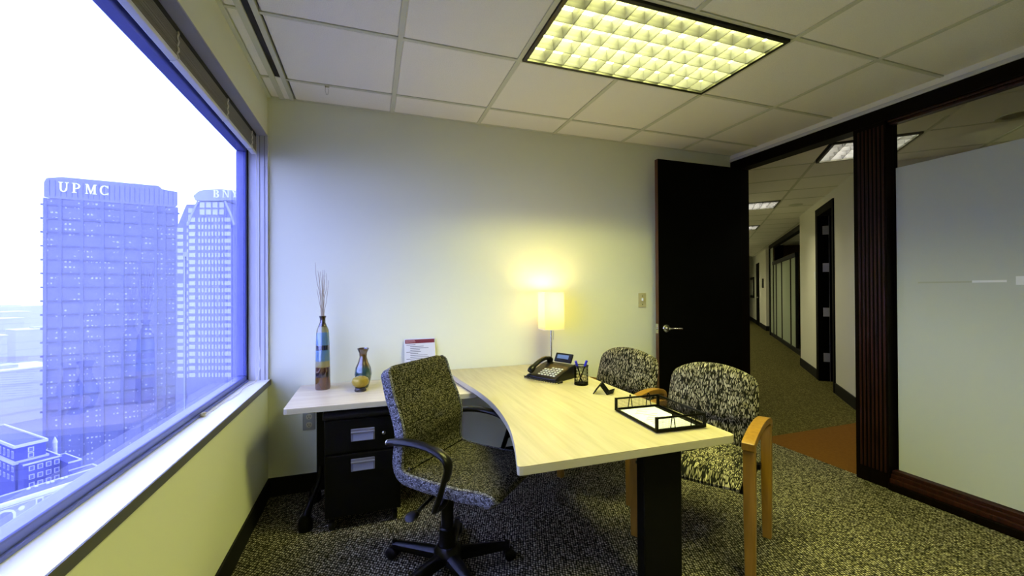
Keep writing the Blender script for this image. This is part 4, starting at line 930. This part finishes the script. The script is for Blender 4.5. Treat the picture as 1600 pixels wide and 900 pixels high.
# old brick building with white bands (45 degree grid)
def qframe(P, Q): return math.atan2(Q[1]-P[1], Q[0]-P[0])
F_ = (-91.5, 150.0); ag = qframe((-91.52, 150.06), (-87.91, 153.84))
bb = empty('brick_building', (F_[0], F_[1], GZ), ag); tag(bb, 'old brick building with pale cornice bands below the tower', 'building')
rz_ = -40.7-GZ
MB().box((-.2, 0, 0), (5.6, 31, rz_)).build('wall', M['brick'], bb)
MB().box((-.2, 0, rz_), (5.6, 31, rz_+.12)).build('roof', M['roof'], bb)
def band(z0, z1, o_=.35):
    for lo, hi in (((-.2-o_, -o_, z0), (5.6+o_, .0, z1)), ((-.2-o_, 0, z0), (-.2, 31+o_, z1)), ((5.6, 0, z0), (5.6+o_, 31+o_, z1)), ((-.2, 31, z0), (5.6, 31+o_, z1))): MB().box(lo, hi).build('cornice', M['stone'], bb)
band(rz_-.2, rz_+.55); band(rz_-4.6, rz_-3.8, .5)
def pwin(parent, x, z, w, h, side='f', surround=.22, y=0):
    if side == 'f':
        f_ = MB().box((x-w/2-surround, y-.12, z-h/2-surround), (x+w/2+surround, y, z+h/2+surround)).build('window', M['stone'], parent)
        MB().box((x-w/2, y-.16, z-h/2), (x+w/2, y-.1, z+h/2)).build('pane', M['dpane'], f_)
    else:
        f_ = MB().box((y-.12, x-w/2-surround, z-h/2-surround), (y, x+w/2+surround, z+h/2+surround)).build('window', M['stone'], parent)
        MB().box((y-.16, x-w/2, z-h/2), (y-.1, x+w/2, z+h/2)).build('pane', M['dpane'], f_)
for z in (rz_-1.5, rz_-3.0, rz_-5.6): pwin(bb, 2.7, z, .7, .9)
for k in range(10):
    for z in (rz_-2.2, rz_-6.2, rz_-8.6): pwin(bb, 1.6+2.9*k, z, .9, 1.7 if z > rz_-4 else 1.0, 's', .18, -.2)
wz = -45.0-GZ
wg = MB().box((.3, -4.0, 0), (7.2, 22, wz)).build('wing', M['brick'], bb)
for lo, hi in (((.1, -4.3, wz-.2), (7.5, -3.9, wz+.2)), ((7.1, -4.3, wz-.2), (7.5, 22, wz+.2))): MB().box(lo, hi).build('cornice', M['stone'], wg)
for k in range(4):
    for z in (wz-1.3, wz-3.6, wz-5.8): pwin(bb, 1.7+1.6*k, z, .66, .95, 'f', .2, -4.0)
for x0, x1, y0, y1, z in ((7.4, 10.0, -8.3, 2, -46.4-GZ), (7.5, 12.3, -14, -8.4, -48.6-GZ)):
    MB().box((x0, y0, 0), (x1, y1, z)).build('annex', M['brick'], bb)
    for lo, hi in (((x0, y0-.2, z-.15), (x1+.2, y0+.1, z+.25)), ((x1-.1, y0, z-.15), (x1+.2, y1, z+.25)), ((x0, y1-.2, z-.15), (x1, y1+.1, z+.25))): MB().box(lo, hi).build('cornice', M['stone'], bb)
MB().lathe([(.55, wz-4), (.55, wz+2.0), (.65, wz+2.1), (.4, wz+3.0), (.1, wz+3.8)], 8, (8.6, 4, 0)).build('chimney', M['stone'], bb)

# pale stone building in front of it
P_, Q_ = (-73.324, 116.071), (-63.018, 127.715); a2 = qframe(P_, Q_)
sb = empty('stone_building', (P_[0], P_[1], GZ), a2); tag(sb, 'pale stone building with cornice right below the window', 'building')
cz = -42.7-GZ
MB().box((-30, 0, 0), (22, 4.3, cz)).build('wall', M['stonewall'], sb); MB().box((-30, .4, cz), (22, 4.2, cz+.1)).build('roof', M['roof'], sb)
for z0, z1, o_ in ((cz-.35, cz+.1, .9), (cz-.8, cz-.45, .6), (cz-1.2, cz-1.0, .3), (cz-5.3, cz-4.7, .6), (cz-6.0, cz-5.7, .3)): MB().box((-30, -o_, z0), (22.5, 0, z1)).build('cornice', M['stone'], sb)
MB().box((-30, 4.1, cz), (22, 4.35, cz+.35)).build('parapet', M['stone'], sb)
for k in range(6):
    pwin(sb, 5.7+2.6*k, cz-1.9, .7, .8, 'f', .25); pwin(sb, 5.7+2.6*k, cz-3.7, .9, 1.5, 'f', .38)
aw = MB().prism([(x-1.0, z+.4) for x, z in ((-.2, -5.0), (3.2, -5.0), (3.2, -3.2), (2.9, -2.5), (2.2, -2.0), (1.5, -1.85), (.8, -2.0), (.1, -2.5), (-.2, -3.2))], -.15, 0, lambda a, b, t: (a, t, cz+b)).build('window', M['stone'], sb)
MB().prism([(x-1.0, z+.4) for x, z in ((.25, -5.0), (2.75, -5.0), (2.75, -3.2), (2.5, -2.7), (1.5, -2.3), (.5, -2.7), (.25, -3.2))], -.2, -.1, lambda a, b, t: (a, t, cz+b)).build('pane', M['dpane'], aw)
MB().lathe([(.01, 0), (.45, .02), (.5, .1), (.01, .2)], 14).xf(T(3.0, -.02, cz-2.2) @ Matrix.Rotation(R(90), 4, 'X')).build('medallion', M['stone'], sb, True)
for k in range(10): MB().box((-4+1.6*k, -.15, cz-7.6), (-3.2+1.6*k, 0, cz-6.3)).build('window', M['dpane'], sb)
for k, (x, y) in enumerate(((5.2, 3.5), (6.4, 3.6), (8.2, 3.4), (8.9, 3.3), (10.6, 3.5), (11.2, 3.4))):
    MB().lathe([(.05, 0), (.32, .05), (.34, .2), (.2, .4), (.02, .45)], 10, (x, y, cz+.1)).build('roof_vent', M['stone'], sb, True)
# distant pale city blocks
cl = [(-455, 640, 60, 40, 45, 'low'), (-520, 760, 70, 50, 60, 'mid'), (-640, 880, 60, 50, 92, 'tall'), (-700, 1040, 120, 60, 70, 'wide'), (-560, 980, 80, 50, 55, 'squat'), (-420, 560, 50, 40, 38, 'near'), (-840, 1250, 160, 80, 75, 'broad'), (-330, 520, 60, 50, 48, 'small'), (-960, 1500, 260, 90, 82, 'faint')]
cl_lab = {'low': 'low pale city block in the haze left of the tower', 'mid': 'pale mid-rise block in the haze left of the tower', 'tall': 'tallest hazy white block left of the tower', 'wide': 'wide hazy slab far behind the brick building', 'squat': 'squat hazy block near the tower edge',
          'near': 'nearest pale block behind the brick building roof', 'broad': 'broad faint block on the hazy horizon', 'small': 'small pale block at the foot of the tower', 'faint': 'faintest long block on the hazy skyline'}
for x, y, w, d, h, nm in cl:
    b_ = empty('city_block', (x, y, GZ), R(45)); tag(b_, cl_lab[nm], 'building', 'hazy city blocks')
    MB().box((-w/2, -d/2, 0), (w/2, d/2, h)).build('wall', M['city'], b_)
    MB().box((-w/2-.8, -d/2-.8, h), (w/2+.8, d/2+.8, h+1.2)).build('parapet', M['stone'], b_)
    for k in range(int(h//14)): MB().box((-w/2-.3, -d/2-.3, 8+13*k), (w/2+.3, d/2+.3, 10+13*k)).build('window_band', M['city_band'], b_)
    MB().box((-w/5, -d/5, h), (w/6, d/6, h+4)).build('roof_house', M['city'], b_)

# hazy air over the city
hz_m, hz_t, hz_o = nmat('city_haze')
vs = N(hz_t, 'ShaderNodeVolumeScatter', Density=3.0e-4); vs.inputs['Color'].default_value = (1, 1, 1, 1); hz_t.links.new(vs.outputs[0], hz_o.inputs['Volume'])
hz = bx('city_haze', (-1700, -20, GZ+.5), (-12, 2600, 260), hz_m); tag(hz, 'pale haze hanging over the city outside', 'haze', kind='stuff')
